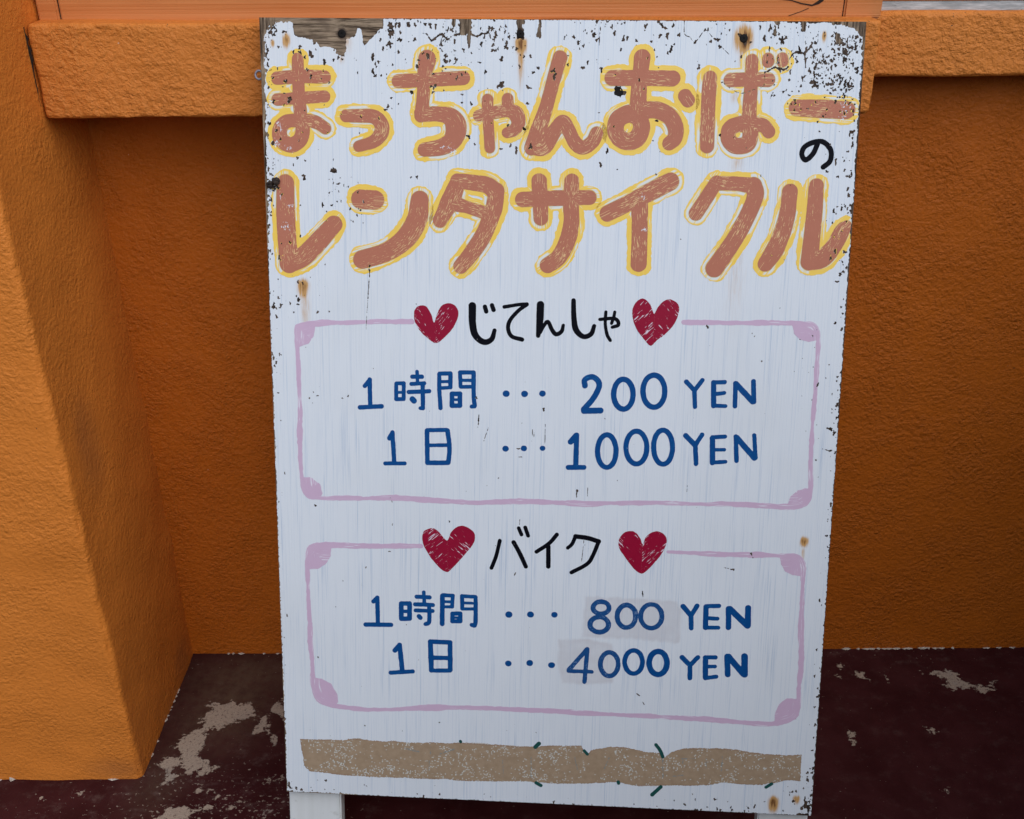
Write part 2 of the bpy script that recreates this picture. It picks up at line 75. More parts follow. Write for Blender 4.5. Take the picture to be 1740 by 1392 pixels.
TAPE = [(28,838.6),(63.8,837.5),(101,834.4),(129.3,835.6),(165.5,835.2),(208.7,833.7),(237.5,832.9),(259,833.3),(294.7,834.5),(323.1,831.5),(370.6,828.9),(374.4,836.4),(378.8,840.8),(383.5,834.4),(401.6,828),(422.8,828.4),(446.9,831.7),(465.9,833.8),(471.7,838.1),(478.4,830.8),(492.2,826.2),(530.4,824.2),(555.5,824.3),(572.3,827.2),(590.4,827.8),(610.5,828.2),(632.1,826.5),(633.2,847.6),(633.2,860.7),(616.1,860.1),(592.2,867.6),(578.4,869.2),(544.1,868),(522.6,872.3),(501.6,874.3),(459.4,875.9),(431.9,878.2),(416.8,873.6),(395.6,876.4),(367.9,880),(310,880.4),(238,882.5),(194.6,882.2),(150.9,883.8),(100.5,884.3),(63.1,882.4),(38.9,880.6),(31,873.1)]
GREEN = [[(320,828.7,2.53),(315.8,833.5,2.54)],[(317.9,880.7,2.11),(323.7,883.9,2.11)],[(374.7,835,1.78),(378.8,839.5,1.79)],[(460.2,822.7,2.06),(465.6,830.1,2.07),(469.1,838.3,2.07)],[(417.2,873.9,2.09),(417.6,875.7,2.09)],[(468.4,877.6,2.39),(458.6,888.5,2.39)],[(600,866.1,2.06),(593.6,870.9,2.07)],[(224.8,830.6,1.8),(225.2,831.5,1.8)]]
GHOST = [[(469.2,840.5,1.04),(470.6,865.3,1.04)],[(491.7,839.3,0.89),(507.2,838.5,0.88)],[(493.1,839.2,0.89),(493.4,845.4,0.89)],[(520.5,837.7,0.88),(521.4,850.1,0.89)],[(539.9,833.6,1.03),(539.6,852.1,1.03)],[(481.6,863.1,0.89),(494.2,860.9,0.89)],[(157.8,844.1,1.21),(173.8,847.2,1.21)],[(188.3,840.2,0.91),(188.3,849.6,0.91)],[(200,848.9,1.21),(217.3,841.7,1.21)],[(186.9,859.1,0.91),(186.2,871.7,0.91)],[(276.7,852.8,0.9),(277.8,874.8,0.91)],[(311.1,846.3,0.9),(311.7,874.4,0.9)],[(364,844.9,0.89),(367.3,860.4,0.9)],[(405.2,842.7,0.89),(398.8,860.2,0.9)]]
PEEL = [[(36.6,-5.6),(36.9,17.7),(41.8,19.2),(48.4,20.7),(57.2,22.2),(58.8,28.4),(62.2,25.2),(65.9,29.9),(70.4,28.8),(82.5,31.8),(83.5,36.5),(92.3,40),(94.1,31.2),(94.5,21.9),(103.6,18.7),(106.9,10.9),(111.3,11.4),(112.8,29),(117.8,24.8),(124.4,17.5),(129.9,12.3),(134.3,10.2),(135.5,-6.2)],[(-2.9,-5.3),(25.3,-5.5),(20,4.9),(13.3,8),(8.8,12.2),(6.4,17.4),(5,26.7),(4.1,40.3),(2.9,54.6),(1.7,65.5),(-5,65.6)],[(216,-7.1),(229.9,-7.2),(229.8,15.4),(227.1,28.6),(224.9,17.3),(216.2,14.9)],[(208.5,-3.5),(212.9,-3.5),(211.1,8.4),(208.6,12)],[(276.4,-5.1),(285.1,-5.2),(284.6,16.2),(277.8,16.3)],[(298.6,-5.3),(302.9,-5.3),(302.6,17.8),(299.7,16.7)],[(250,-5),(305.1,-5.3),(304.6,-1.5),(279,-0.9),(251.3,-1.4)],[(618.7,-5),(644,-5.2),(648,42.8),(640.2,39.3),(636.6,14.7),(631.9,8.9),(624.6,7.7)],[(538.8,-4.5),(552.2,-4.6),(552.7,2.4),(549.3,7.1),(548.6,14.2),(545.4,13),(546.6,2.5),(541.5,0.2)],[(597,-4.9),(624.7,-5.1),(627.9,4.2),(620.7,5.4),(613.2,2),(603.7,3.2)],[(574.3,-1.2),(580.3,-1.3),(578.6,8.1),(573.9,10.5)],[(610.3,11.4),(615.3,12.5),(614.2,21.9),(610.3,18.4)]]
CRACK = [[(117.9,259.9,0.79),(117.3,274.3,0.66),(116.4,287.5,0.53),(114.8,308.7,0.4)],[(114.5,310,0.21),(113.2,334.1,0.22)],[(538.8,51.5,1.21),(544.7,48.7,0.97),(549.5,45.8,1.69),(558.2,48.6,1.45),(563.1,45.3,0.96)],[(562.8,40,0.6),(567.5,31.9,1.2),(574.1,31,1.92),(577.8,31.6,1.44),(583,27.8,1.44),(584.6,24.5,0.96),(586.8,21.5,0.6),(591.6,20.6,0.6),(591.3,12.7,0.36)],[(578.4,31.6,1.92),(580.1,37.5,1.08),(581,45.8,0.72)],[(572.4,24.6,0.72),(574.2,29.3,1.08)],[(595.1,26.7,0.36),(597.4,32.6,0.72),(599.2,40.8,0.48)],[(495,60.9,0.37),(502.7,66.8,0.37),(515.4,72.7,0.37),(527.6,69,0.37),(539,64.6,0.36),(538.8,51.5,0.36)],[(452.8,-1.6,0.36),(453.5,13.7,0.36),(459.2,16.4,0.36),(465,21.7,0.36),(471.9,12.4,0.36),(476.1,9.4,0.36),(482.6,16.4,0.36)],[(491.7,25.2,0.24),(500.8,33.4,0.24)],[(366,2.5,0.48),(365,13.2,0.49),(364.8,25.7,0.49)],[(175.7,14.6,0.37),(181.4,15.8,0.62),(186.5,22.4,0.87),(192.2,18.1,1.73),(197.9,15.7,1.48),(203.6,21.6,0.86),(208.7,16.8,0.86)],[(202.3,18.6,0.49),(194.8,26.5,0.49)],[(209.9,16.8,0.99),(215,15.5,1.48)],[(229.5,16,1.23),(235.2,17.8,1.72),(240.9,14.7,1.47),(246.6,15.3,0.74)],[(243.4,14.7,1.47),(243.1,19.5,0.61)],[(198.1,18.1,0.49),(194.9,27.7,0.49)],[(140.2,528.5,0.7),(142.9,535.5,0.56)],[(356.5,511.6,0.96),(355.9,519.8,0.55)],[(368.5,508.4,0.41),(368.2,518.2,0.41)],[(481.2,501.6,0.68),(481,508.6,0.41)],[(629,454,0.4),(637,456.1,1.07),(639.6,455.2,0.93)],[(242.5,427.2,0.68),(241.1,441.7,0.68)],[(253.3,441.3,0.34),(248.1,457.3,0.34)],[(303.5,441.9,0.41),(303.3,456.4,0.41)],[(305.7,443.9,0.41),(305.3,450.8,0.41)],[(317.9,435.3,0.27),(318.1,458.7,0.27)],[(527.1,597.4,0.28),(539.4,599.7,1.11)],[(557.7,579.3,0.83),(560.3,584.6,0.55)],[(435.9,630.3,0.99),(436.8,637.5,0.71)],[(434.4,758.4,0.73),(437.9,761,0.87)],[(442.1,768.6,0.58),(444.2,771.9,0.73)],[(291.4,547,0.28),(290.9,555.5,0.28)],[(366,571.2,0.28),(364.1,597.1,0.28)],[(287.9,613.3,0.57),(286.3,617,0.57)]]
CHIP = [(55.8,38,2.26,3.76),(27.3,65.7,1.9,2.79),(31.4,84.8,2.54,3.56),(122.7,54.4,1.88,2.51),(129.1,44.6,1,2.25),(144.5,47.5,1,1.5),(122.8,39.8,1.62,3.74),(165,75.6,2.51,1.63),(142.1,6.5,2.47,3.46),(142.1,16.1,1.73,3.72),(182.3,37.7,1.37,2.48),(87.9,99,1.27,1.27),(136,94.1,1.77,1.64),(139.2,90.4,1.26,2.02),(129.4,102.8,1.01,1.52),(38.6,146,1.55,1.55),(78.6,158.6,2.58,3.1),(143.1,81.7,1.39,1.01),(70.5,45.1,1.51,3.01),(45.1,118.8,1.03,1.03),(72.6,118.5,1.02,1.02),(41,127.7,0.77,1.8),(44.2,35.6,2.01,1.76),(25.7,78.3,1.14,0.89),(11.3,54.2,1.14,1.14),(18.8,52.3,0.76,1.52),(23.9,71.3,1.14,0.76),(69.2,89.9,0.51,1.52),(147.9,6.5,1.23,2.72),(161.2,7,1.73,2.71),(152.3,6.4,0.99,2.22),(85.4,40.7,1.13,2.5),(81,32.9,1,1),(45.5,165.9,2.08,2.98),(66.1,196.2,1.3,3.65),(83.7,173.1,1.81,1.04),(18.6,239.1,1.06,1.06),(28.2,237.6,1.45,1.85),(170.9,164.5,1.15,2.31),(164.4,164.6,1.03,1.03),(36.4,281.4,1.34,2),(41.8,282.6,0.93,2.4),(36.7,301.2,1.61,2.15),(34.1,297.3,0.67,1.34),(27.1,305.4,0.94,1.88),(35.9,306.3,1.34,0.81),(76.7,196,0.78,1.3),(40.2,230.2,1.19,1.58),(40.9,196.9,0.78,0.78),(78.6,159,2.32,2.84),(58.1,314.7,1.34,1.34),(33.9,153.4,0.65,1.55),(47.1,148.8,1.03,1.03),(316.6,51.9,2.22,2.46),(318,57.3,2.22,2.71),(290.5,69.1,2.98,1.74),(290.2,85.5,1.37,1.74),(295.9,53.9,1.61,1.61),(294.4,130.4,2.27,2.77),(227.2,120.8,2.53,1.77),(262.4,133.3,1.64,1.26),(272.9,129.7,1.26,1.89),(279.1,133.3,1.39,3.41),(229.7,86.6,1.25,1.88),(261.9,67,2.73,4.47),(269.6,108.5,1.63,1.51),(218.9,56.5,1.12,1.74),(182.7,38,1.49,2.23),(188,75.1,1.38,1.63),(165.5,75.6,2.51,1.38),(142.3,7.1,2.22,3.21),(142.8,16.1,1.98,3.72),(203.6,11.4,1.48,1.48),(190.9,7.3,1.23,2.46),(248.4,8.7,1.96,1.72),(252.9,20.6,1.23,2.46),(251.8,31.4,2.22,1.48),(266.3,28.3,2.71,1.97),(238.7,44.2,1.86,0.99),(244.6,53.8,1.49,2.48),(261.5,40.4,1.97,2.22),(281.2,48,1.23,1.73),(338.2,17.6,1.22,1.71),(327.1,-0.5,1.46,1.21),(151.5,6.4,1.73,2.72),(161.7,6.6,1.97,2.47),(179.5,5.6,1.48,2.71),(285.4,37.7,0.98,1.48),(292.3,37.1,1.72,1.48),(171.8,2.7,0.74,1.48),(366.9,94.1,0.99,0.62),(412.8,6,1.93,2.17),(370.7,148.5,1.51,2.52),(428.3,101.8,1.73,1.48),(383.2,108.2,1.12,1.12),(389.9,19.5,2.19,1.7),(337.7,17.6,1.46,1.71),(372.4,1.9,1.09,1.09),(377.2,134.1,1.25,3.26),(428.8,3.9,2.17,1.21),(433.9,8,1.69,1.21),(443.3,23.9,0.97,1.45),(388.5,152.9,1.13,0.63),(369.2,-0.8,1.21,1.21),(487.6,18.8,3.13,1.69),(522.7,21.2,1.2,1.2),(465,21.9,1.69,1.45),(591,61.9,3.38,3.02),(606.7,62.4,3.86,1.81),(617.3,62,1.09,1.57),(625.2,61.9,1.21,1.21),(608.6,71.7,1.33,1.33),(496.2,115.3,1.11,2.22),(502.4,-1.7,1.92,1.08),(536.6,17.8,1.44,2.64),(555,18.8,2.4,4.79),(542,7.2,1.67,4.19),(513.8,35.7,1.09,1.45),(531.6,6.1,0.96,1.91),(600.1,110.5,0.86,1.47),(542.2,28.1,0.84,1.68),(633.4,259.9,1.39,1.65),(636.6,256.7,1.65,1.52),(630.8,268,1.65,1.27),(622,243,1.52,1.9),(558.6,241.1,1.14,0.89),(573.7,166.3,0.75,0.75),(640.5,191.2,1.74,4.98),(639.1,252.2,1.14,1.52),(634.8,246.5,1.01,1.01),(636.1,175.1,1.12,0.62),(635.2,110.3,1.46,1.71),(635.7,123.6,1.22,2.45),(636.2,431,3.18,1.85),(640.4,435.3,1.59,3.97),(643.1,458.3,0.93,1.6),(643.1,518,1.49,2.16),(636,408.5,0.66,1.18),(636.1,412.6,0.66,0.66),(626.7,486.8,0.67,0.67),(643.3,402.3,0.66,2.63),(642.9,381,0.78,3.92),(641.9,418.4,1.05,2.11),(609.3,434.3,0.53,0.53),(494.1,320.1,1.43,1.82),(543.3,326.5,0.52,1.04),(546.1,329.5,0.65,0.65),(608.9,327.5,1.16,0.9),(595.4,331.7,0.91,0.65),(613.1,320.6,0.64,0.64),(612,340.2,0.52,0.52),(612.1,361.9,0.65,0.65),(51.7,406.4,0.69,1.24),(56.2,410.4,1.24,0.96),(47.2,413.4,1.1,0.97),(50.4,418.8,0.69,0.69),(85,412.3,0.96,0.96),(91.6,410,0.96,1.24),(36.5,301.1,1.07,1.88),(35.7,306.4,1.61,0.67),(34.2,297.1,0.67,1.21),(58.5,314.5,1.48,1.21),(239.3,407.4,1.49,1.36),(209.3,554.1,0.7,1.69),(228.6,517.3,0.7,0.7),(142.3,560.6,0.71,1.13),(51.8,541,1.99,1.14),(138.9,593.6,1.29,0.86),(110.6,614.4,0.72,1.44),(83.1,632.3,0.72,0.72),(51.5,730.1,0.89,0.89),(288.2,465.2,1.64,0.96),(265.7,500.4,0.83,0.83),(315.5,418.3,1.62,1.89),(385.2,427,0.54,0.94),(290.4,474.5,1.92,0.55),(51.5,730.5,0.74,0.74),(107.7,816.8,1.06,0.76),(7.8,829.3,1.83,5.8),(6.9,776.4,1.06,10.55),(6.6,788.8,0.91,9.07),(498.3,899.5,1.8,1.35),(512.1,906.1,2.4,2.1),(517.8,906.5,1.8,2.39),(570.1,904.3,0.89,2.68),(575,904,0.74,1.49),(593.2,890.4,0.89,0.89),(640.4,883.7,1.03,3.69),(642.5,893,3.55,3.84),(640.6,905.6,5.93,2.97),(646.2,895.9,1.48,8.88),(637.1,896.4,1.18,2.07),(506.8,885.2,0.75,0.75),(525.3,901.4,0.9,0.9),(553.6,899.7,0.75,1.34),(536.7,889.7,0.6,0.6),(12.1,902.2,1.55,4.65),(13.4,910.2,3.11,2.18),(20.9,904.1,1.4,1.24),(30.5,910,1.4,1.09),(51.3,909.6,1.24,0.77),(64.7,910.5,2.48,0.93),(72.1,910.8,1.86,0.62)]
RUST = [(29,22.4,3.72,6.76,8.27,1.15),(14,25.8,2.37,3.31,4.52,0.8),(42.4,285.2,6.31,7.22,14.43,1.03),(44.2,295.7,7.23,9.65,48.23,0.29),(515.2,17.4,8.44,11.54,13.7,1.49),(514.1,29.8,4.07,8.68,17.37,0.4),(282.2,22.8,5.63,4.42,11.77,1.49),(282.3,28.2,3.65,5.9,38.32,0.63),(515.9,143.2,9.22,8.94,17.88,0.25),(616.7,562.5,4.44,5.26,6.57,1.15),(603.8,890.5,5.6,7.47,12.45,1.26),(630.7,884,4.39,4.61,7.09,0.69),(597.8,13.8,2.25,4.29,6.44,0.8),(509.5,76.4,6.59,11.72,8.79,0.23),(96,23.7,6.73,8.97,13.45,0.34),(521,259,15.53,46.03,76.71,0.16),(616.3,575.6,2.22,6.59,13.18,0.4),(89.3,41.9,3.38,4.51,6.01,0.34)]
PATCH = [[(369.5,639.8),(414.7,639.3),(476.1,641),(482.2,653.8),(482.1,679.3),(481.4,692.5),(430.4,689.7),(368.3,689.6),(368.7,658.7)],[(340.7,694.5),(375.3,692.2),(403.2,697.6),(408.3,723.3),(404.9,745.9),(377.2,749.5),(345.7,748.8),(340,719.1)]]
WEAR = [(24.4,220.1,12),(19.8,189.3,7),(31.5,198.1,9),(20.3,111.7,11),(15.9,130.5,11),(30.3,135.4,9),(209.6,135.9,13),(199.2,134.2,7),(624.6,84.6,12),(622.9,94.3,10),(417.5,181.2,7),(420.2,215.2,7),(11.7,89.4,7)]
SCREW = [(89.6,15.9),(281.2,15),(515.2,17.4)]
HOLE = [(387.2,72.3,4.93),(287,111.9,1.76)]
LUMP = [(8.1,175.1,4.17),(14.9,171.5,4.69),(12.1,177.9,2.35)]
EYE = (-3.4,58.3,4.06)
LEG = [[(8.7,923.2),(74.5,921.8)],[(590.4,915),(650.5,914.7)]]
THIN = (10,11,12,14,15)
FLOORPATCH = [[(-473.3,1167.4),(-445.8,1164.2),(-430.4,1168.3),(-404.8,1163.8),(-389,1152.3),(-391.6,1141.3),(-403.4,1140),(-397.8,1133.1),(-413.3,1130.5),(-420.1,1125.2),(-434.1,1117.3),(-437.4,1106.6),(-449.4,1114.8),(-456.6,1104.2),(-452.3,1080.7),(-457.2,1063),(-445.5,1048),(-423.8,1037.9),(-433.9,1025.9),(-444.6,1023.7),(-451.7,1035.8),(-453.9,1016.6),(-465.5,1031.1),(-480,1048.3),(-483.1,1065.8),(-495.8,1076.1),(-486.8,1099.3),(-471.9,1109.7),(-459.5,1122.9),(-472.3,1125.8),(-467.9,1139.4),(-459.4,1153.1)],[(-385.9,1124.8),(-373.3,1141.1),(-363.4,1127.3),(-370.4,1108.6),(-384.6,1100.8)],[(-369.6,1152.1),(-355.7,1174.6),(-342.3,1127),(-357.1,1140.9)],[(-514.1,1041.3),(-494,1063.4),(-477.1,1038.5),(-490.7,1026.6)],[(-364.6,1104.5),(-348.9,1095.2),(-348.5,1080.9),(-355.1,1087.4)],[(-485.2,948.4),(-472.6,966.3),(-445.3,966),(-408.5,971.2),(-405.5,966.7),(-434.1,958.1),(-442.1,941.9),(-469.1,925.1)],[(-492.3,1019.4),(-479.3,1026.4),(-477,1012.1),(-492.9,1002.9)],[(-446.6,1003.6),(-438.8,1002.4),(-435.7,990.8),(-442.5,995.4)],[(-418.4,995.2),(-406.8,985.9),(-411.4,982.5)],[(-391.2,967.7),(-378.5,975.4),(-379,969.8),(-386.8,964.3)],[(-351.1,1017.9),(-340.5,1016.6),(-343.4,1008.4)],[(-337.9,1017.8),(-327.1,1020),(-325.7,1012.9),(-334.5,1010.6)],[(657.3,1224.1),(687.2,1223.8),(720.7,1225.3),(716.3,1207.9),(731.6,1192.4),(758.3,1192.1),(779.3,1203.3),(747.6,1173.5),(724.7,1188.7),(699.6,1179.6),(690.3,1196.7),(701.3,1204.2),(686.2,1214)],[(554.5,1227.2),(568.3,1219.3),(572.2,1201.8),(555.9,1214.3)],[(506.2,1096.5),(514,1093),(508,1068.2),(505.4,1081.4)],[(625.3,1106.1),(639.8,1101.8),(633.9,1091.7),(628.2,1096.9)],[(606.2,988.7),(614.2,987.7),(608.7,982.7)],[(522.6,1225.6),(531.9,1215.8),(532.9,1210),(524.3,1217.8)],[(534.1,1241.3),(543.1,1239.2),(536.6,1231.4)],[(601,1211.1),(609.8,1209.1),(602.5,1199.6)],[(-613.5,997.2),(-597.9,994.5),(-596.7,987.2),(-608.2,991)],[(-660.7,987.9),(-651.5,986.7),(-654.5,983.5)]]
RAILSPLIT = [[(0.3025, 1.0119), (0.319, 1.0103), (0.3306, 1.0069), (0.3427, 1.005), (0.3495, 1.008), (0.3531, 1.0111), (0.3559, 1.0141)], [(0.3178, 0.9941), (0.3317, 0.9989), (0.3392, 1.002)]]

# ------------------------------------------------------------------ small helpers
def tag(o, label=None, cat=None, group=None, kind=None):
    for k, v in (('label', label), ('category', cat), ('group', group), ('kind', kind)):
        if v:
            o[k] = v
    return o

def empty(name, mw):
    o = bpy.data.objects.new(name, None)
    o.empty_display_size = 0.05
    col.objects.link(o)
    o.matrix_world = mw
    return o

def mesh_obj(name, verts, faces, mat, parent=None, smooth=False, attrs=None, world_space=False):
    me = bpy.data.meshes.new(name)
    me.from_pydata([tuple(v) for v in verts], [], [tuple(int(i) for i in f) for f in faces])
    for an, av in (attrs or {}).items():
        av = np.asarray(av, dtype=np.float32)
        if av.ndim == 1:
            a = me.attributes.new(an, 'FLOAT', 'POINT')
            a.data.foreach_set('value', av)
        else:
            a = me.attributes.new(an, 'FLOAT_VECTOR', 'POINT')
            a.data.foreach_set('vector', av.ravel())
    if smooth:
        me.polygons.foreach_set('use_smooth', [True] * len(me.polygons))
    me.materials.append(mat)
    me.update()
    o = bpy.data.objects.new(name, me)
    col.objects.link(o)
    if parent:
        o.parent = parent
        if world_space:
            o.matrix_parent_inverse = parent.matrix_world.inverted()
    return o

def _hash(i, j, k):
    n = (i.astype(np.int64) * 374761393 + j.astype(np.int64) * 668265263 + np.int64(k) * 974711) & 0x7fffffff
    n = (n ^ (n >> 13)) * 1274126177 & 0x7fffffff
    return ((n ^ (n >> 16)) & 0xffff) / 65535.0

def vnoise(x, y, seed=0):                       # 2-D value noise, 0..1, lattice 1
    xi, yi = np.floor(x), np.floor(y)
    fx, fy = x - xi, y - yi
    fx, fy = fx * fx * (3 - 2 * fx), fy * fy * (3 - 2 * fy)
    a, b = _hash(xi, yi, seed), _hash(xi + 1, yi, seed)
    c, d = _hash(xi, yi + 1, seed), _hash(xi + 1, yi + 1, seed)
    return (a * (1 - fx) + b * fx) * (1 - fy) + (c * (1 - fx) + d * fx) * fy

def fbm(x, y, seed=0, oct=3):
    s, a, t = 0.0, 1.0, 0.0
    for k in range(oct):
        s = s + a * vnoise(x * 2 ** k + 17.3 * k, y * 2 ** k - 9.1 * k, seed + k)
        t += a
        a *= 0.5
    return s / t

def smooth_path(pts, step=1.6):
    p = np.array(pts, float)
    if len(p) < 3:
        n = max(2, int(np.hypot(*(p[-1] - p[0])[:2]) / 6) + 1)
        t = np.linspace(0, 1, n)[:, None]
        return p[0] * (1 - t) + p[-1] * t
    closed = np.hypot(*(p[0] - p[-1])[:2]) < 0.3
    e = np.vstack([p[-2] if closed else 2 * p[0] - p[1], p, p[1] if closed else 2 * p[-1] - p[-2]])
    out = []
    for i in range(1, len(e) - 2):
        a, b, c, d = e[i - 1], e[i], e[i + 1], e[i + 2]
        n = max(2, int(np.hypot(*(c - b)[:2]) / step))
        for k in range(n):
            t = k / n
            out.append(0.5 * (2 * b + (c - a) * t + (2 * a - 5 * b + 4 * c - d) * t * t + (3 * b - a - 3 * c + d) * t ** 3))
    out.append(p[-1])
    return np.array(out)

class Strokes:
    """distance to a set of brush strokes (and filled outlines), in mm"""
    def __init__(self, strokes, polys=(), step=1.6):
        A, B, S, I = [], [], [], []
        for i, s in enumerate(strokes):
            q = smooth_path(s, step)
            l = np.concatenate([[0], np.cumsum(np.hypot(*(q[1:, :2] - q[:-1, :2]).T))])
            A.append(q[:-1]); B.append(q[1:]); S.append(l[:-1] + 61.7 * i); I.append(np.full(len(q) - 1, i))
        if A:
            self.A, self.B, self.S, self.I = np.vstack(A), np.vstack(B), np.concatenate(S), np.concatenate(I)
        else:
            self.A = np.zeros((0, 3))
        self.polys = [np.array(p) for p in polys]
        pts = [self.A[:, :2] - self.A[:, 2:3], self.A[:, :2] + self.A[:, 2:3], self.B[:, :2] - self.B[:, 2:3], self.B[:, :2] + self.B[:, 2:3]] if len(self.A) else []
        pts += self.polys
        P = np.vstack(pts)
        self.lo, self.hi = P.min(0), P.max(0)
    def ev(self, x, y):                          # -> (inside-positive distance, along, across)
        x, y = x.ravel(), y.ravel()
        best = np.full(x.shape, -1e9); al = x * 0.3; ac = y * 1.0
        for a, b, s in (zip(self.A, self.B, self.S) if len(self.A) else ()):
            d = b[:2] - a[:2]
            L = max(1e-6, math.hypot(*d))
            dx, dy = x - a[0], y - a[1]
            t = np.clip((dx * d[0] + dy * d[1]) / (L * L), 0, 1)
            ex, ey = dx - t * d[0], dy - t * d[1]
            v = a[2] + (b[2] - a[2]) * t - np.hypot(ex, ey)
            m = v > best
            best[m] = v[m]
            al[m] = (s + t * L)[m]
            ac[m] = ((d[0] * dy - d[1] * dx) / L)[m]
        for p in self.polys:
            v = poly_field(p, x, y)
            m = v > best
            best[m] = v[m]
        return best, al, ac

def poly_field(p, x, y):                         # signed distance, + inside
    inside = np.zeros(x.shape, bool)
    dist = np.full(x.shape, 1e9)
    for (x0, y0), (x1, y1) in zip(p, np.roll(p, -1, 0)):
        dx, dy = x1 - x0, y1 - y0
        t = np.clip(((x - x0) * dx + (y - y0) * dy) / max(1e-9, dx * dx + dy * dy), 0, 1)
        dist = np.minimum(dist, np.hypot(x - x0 - t * dx, y - y0 - t * dy))
        c = ((y0 > y) != (y1 > y))
        if abs(dy) > 1e-9:
            inside ^= c & (x < (y - y0) / dy * dx + x0)
    return np.where(inside, dist, -dist)

def marching(F, x0, y0, g, levels=(), keep=None, rim=False):
    """outline F > 0 of a field on a grid -> verts (mm), faces, rim edges"""
    ny, nx = F.shape
    M = F > 0
    gid = np.full(F.shape, -1, np.int64)
    case = (M[:-1, :-1] * 1 + M[:-1, 1:] * 2 + M[1:, 1:] * 4 + M[1:, :-1] * 8)
    X, Y = np.meshgrid(x0 + g * np.arange(nx), y0 + g * np.arange(ny))
    gid = np.arange(nx * ny).reshape(ny, nx)
    V = [np.stack([X.ravel(), Y.ravel()], 1)]
    n = nx * ny
    with np.errstate(divide='ignore', invalid='ignore'):
        th = np.clip(F[:, :-1] / (F[:, :-1] - F[:, 1:]), 0.02, 0.98)
        tv = np.clip(F[:-1] / (F[:-1] - F[1:]), 0.02, 0.98)
    hid = n + np.arange(ny * (nx - 1)).reshape(ny, nx - 1)
    V.append(np.stack([(X[:, :-1] + g * th).ravel(), Y[:, :-1].ravel()], 1))
    n += ny * (nx - 1)
    vid = n + np.arange((ny - 1) * nx).reshape(ny - 1, nx)
    V.append(np.stack([X[:-1].ravel(), (Y[:-1] + g * tv).ravel()], 1))
    V = np.vstack(V)
    faces, rims = [], []
    full = case == 15
    for B in levels:
        h, w = full.shape[0] // B * B, full.shape[1] // B * B
        blk = full[:h, :w].reshape(h // B, B, w // B, B).all((1, 3))
        if keep is not None:
            blk &= ~keep[:h, :w].reshape(h // B, B, w // B, B).any((1, 3)) if B > 2 else True
        js, is_ = np.nonzero(blk)
        js, is_ = js * B, is_ * B
        faces += np.stack([gid[js, is_], gid[js, is_ + B], gid[js + B, is_ + B], gid[js + B, is_]], 1).tolist()
        full[:h, :w] &= ~np.repeat(np.repeat(blk, B, 0), B, 1)
    js, is_ = np.nonzero(full)
    faces += np.stack([gid[js, is_], gid[js, is_ + 1], gid[js + 1, is_ + 1], gid[js + 1, is_]], 1).tolist()
    for c in range(1, 15):
        js, is_ = np.nonzero(case == c)
        if not len(js):
            continue
        cor = [gid[js, is_], gid[js, is_ + 1], gid[js + 1, is_ + 1], gid[js + 1, is_]]
        edg = [hid[js, is_], vid[js, is_ + 1], hid[js + 1, is_], vid[js, is_]]
        seq = []
        for k in range(4):
            if c >> k & 1:
                seq.append((0, cor[k]))
            if (c >> k & 1) != (c >> ((k + 1) % 4) & 1):
                seq.append((1, edg[k]))
        faces += np.stack([s for _, s in seq], 1).tolist()
        for k in range(len(seq)):
            if rim and seq[k][0] and seq[(k + 1) % len(seq)][0]:
                rims += np.stack([seq[k][1], seq[(k + 1) % len(seq)][1]], 1).tolist()
    used = np.unique(np.concatenate([np.array(f) for f in faces])) if faces else np.zeros(0, int)
    remap = np.full(len(V), -1)
    remap[used] = np.arange(len(used))
    faces = [[remap[i] for i in reversed(f)] for f in faces]
    rims = [[remap[a], remap[b]] for a, b in rims]
    return V[used], faces, rims

# ------------------------------------------------------------------ node helpers
def new_mat(name):
    m = bpy.data.materials.new(name)
    m.use_nodes = True
    nt = m.node_tree
    nt.nodes.clear()
    out = nt.nodes.new('ShaderNodeOutputMaterial')
    b = nt.nodes.new('ShaderNodeBsdfPrincipled')
    nt.links.new(b.outputs[0], out.inputs['Surface'])
    return m, nt, b

def lk(nt, a, b):
    if isinstance(a, (int, float)):
        b.default_value = a
    elif isinstance(a, tuple):
        b.default_value = a if len(a) == 4 or b.type == 'VECTOR' else a + (1,)
    else:
        nt.links.new(a, b)

def objco(nt, scale=(1, 1, 1), src=None):
    if src is None:
        src = nt.nodes.new('ShaderNodeTexCoord').outputs['Object']
    mp = nt.nodes.new('ShaderNodeMapping')
    mp.inputs['Scale'].default_value = scale
    nt.links.new(src, mp.inputs['Vector'])
    return mp.outputs[0]

def noise(nt, vec, scale=1.0, detail=2.0, rough=0.5, dist=0.0):
    n = nt.nodes.new('ShaderNodeTexNoise')
    nt.links.new(vec, n.inputs['Vector'])
    n.inputs['Scale'].default_value = scale
    n.inputs['Detail'].default_value = detail
    n.inputs['Roughness'].default_value = rough
    n.inputs['Distortion'].default_value = dist
    return n.outputs['Fac']

def attr(nt, name, vec=False):
    n = nt.nodes.new('ShaderNodeAttribute')
    n.attribute_name = name
    return n.outputs['Vector' if vec else 'Fac']

def mth(nt, op, a, b=0.0, c=None):
    n = nt.nodes.new('ShaderNodeMath')
    n.operation = op
    lk(nt, a, n.inputs[0]); lk(nt, b, n.inputs[1])
    if c is not None:
        lk(nt, c, n.inputs[2])
    return n.outputs[0]

def rng_(nt, v, a, b, c=0.0, d=1.0):
    n = nt.nodes.new('ShaderNodeMapRange')
    n.clamp = True
    n.interpolation_type = 'SMOOTHSTEP'
    nt.links.new(v, n.inputs[0])
    for k, x in zip((1, 2, 3, 4), (a, b, c, d)):
        n.inputs[k].default_value = x
    return n.outputs[0]

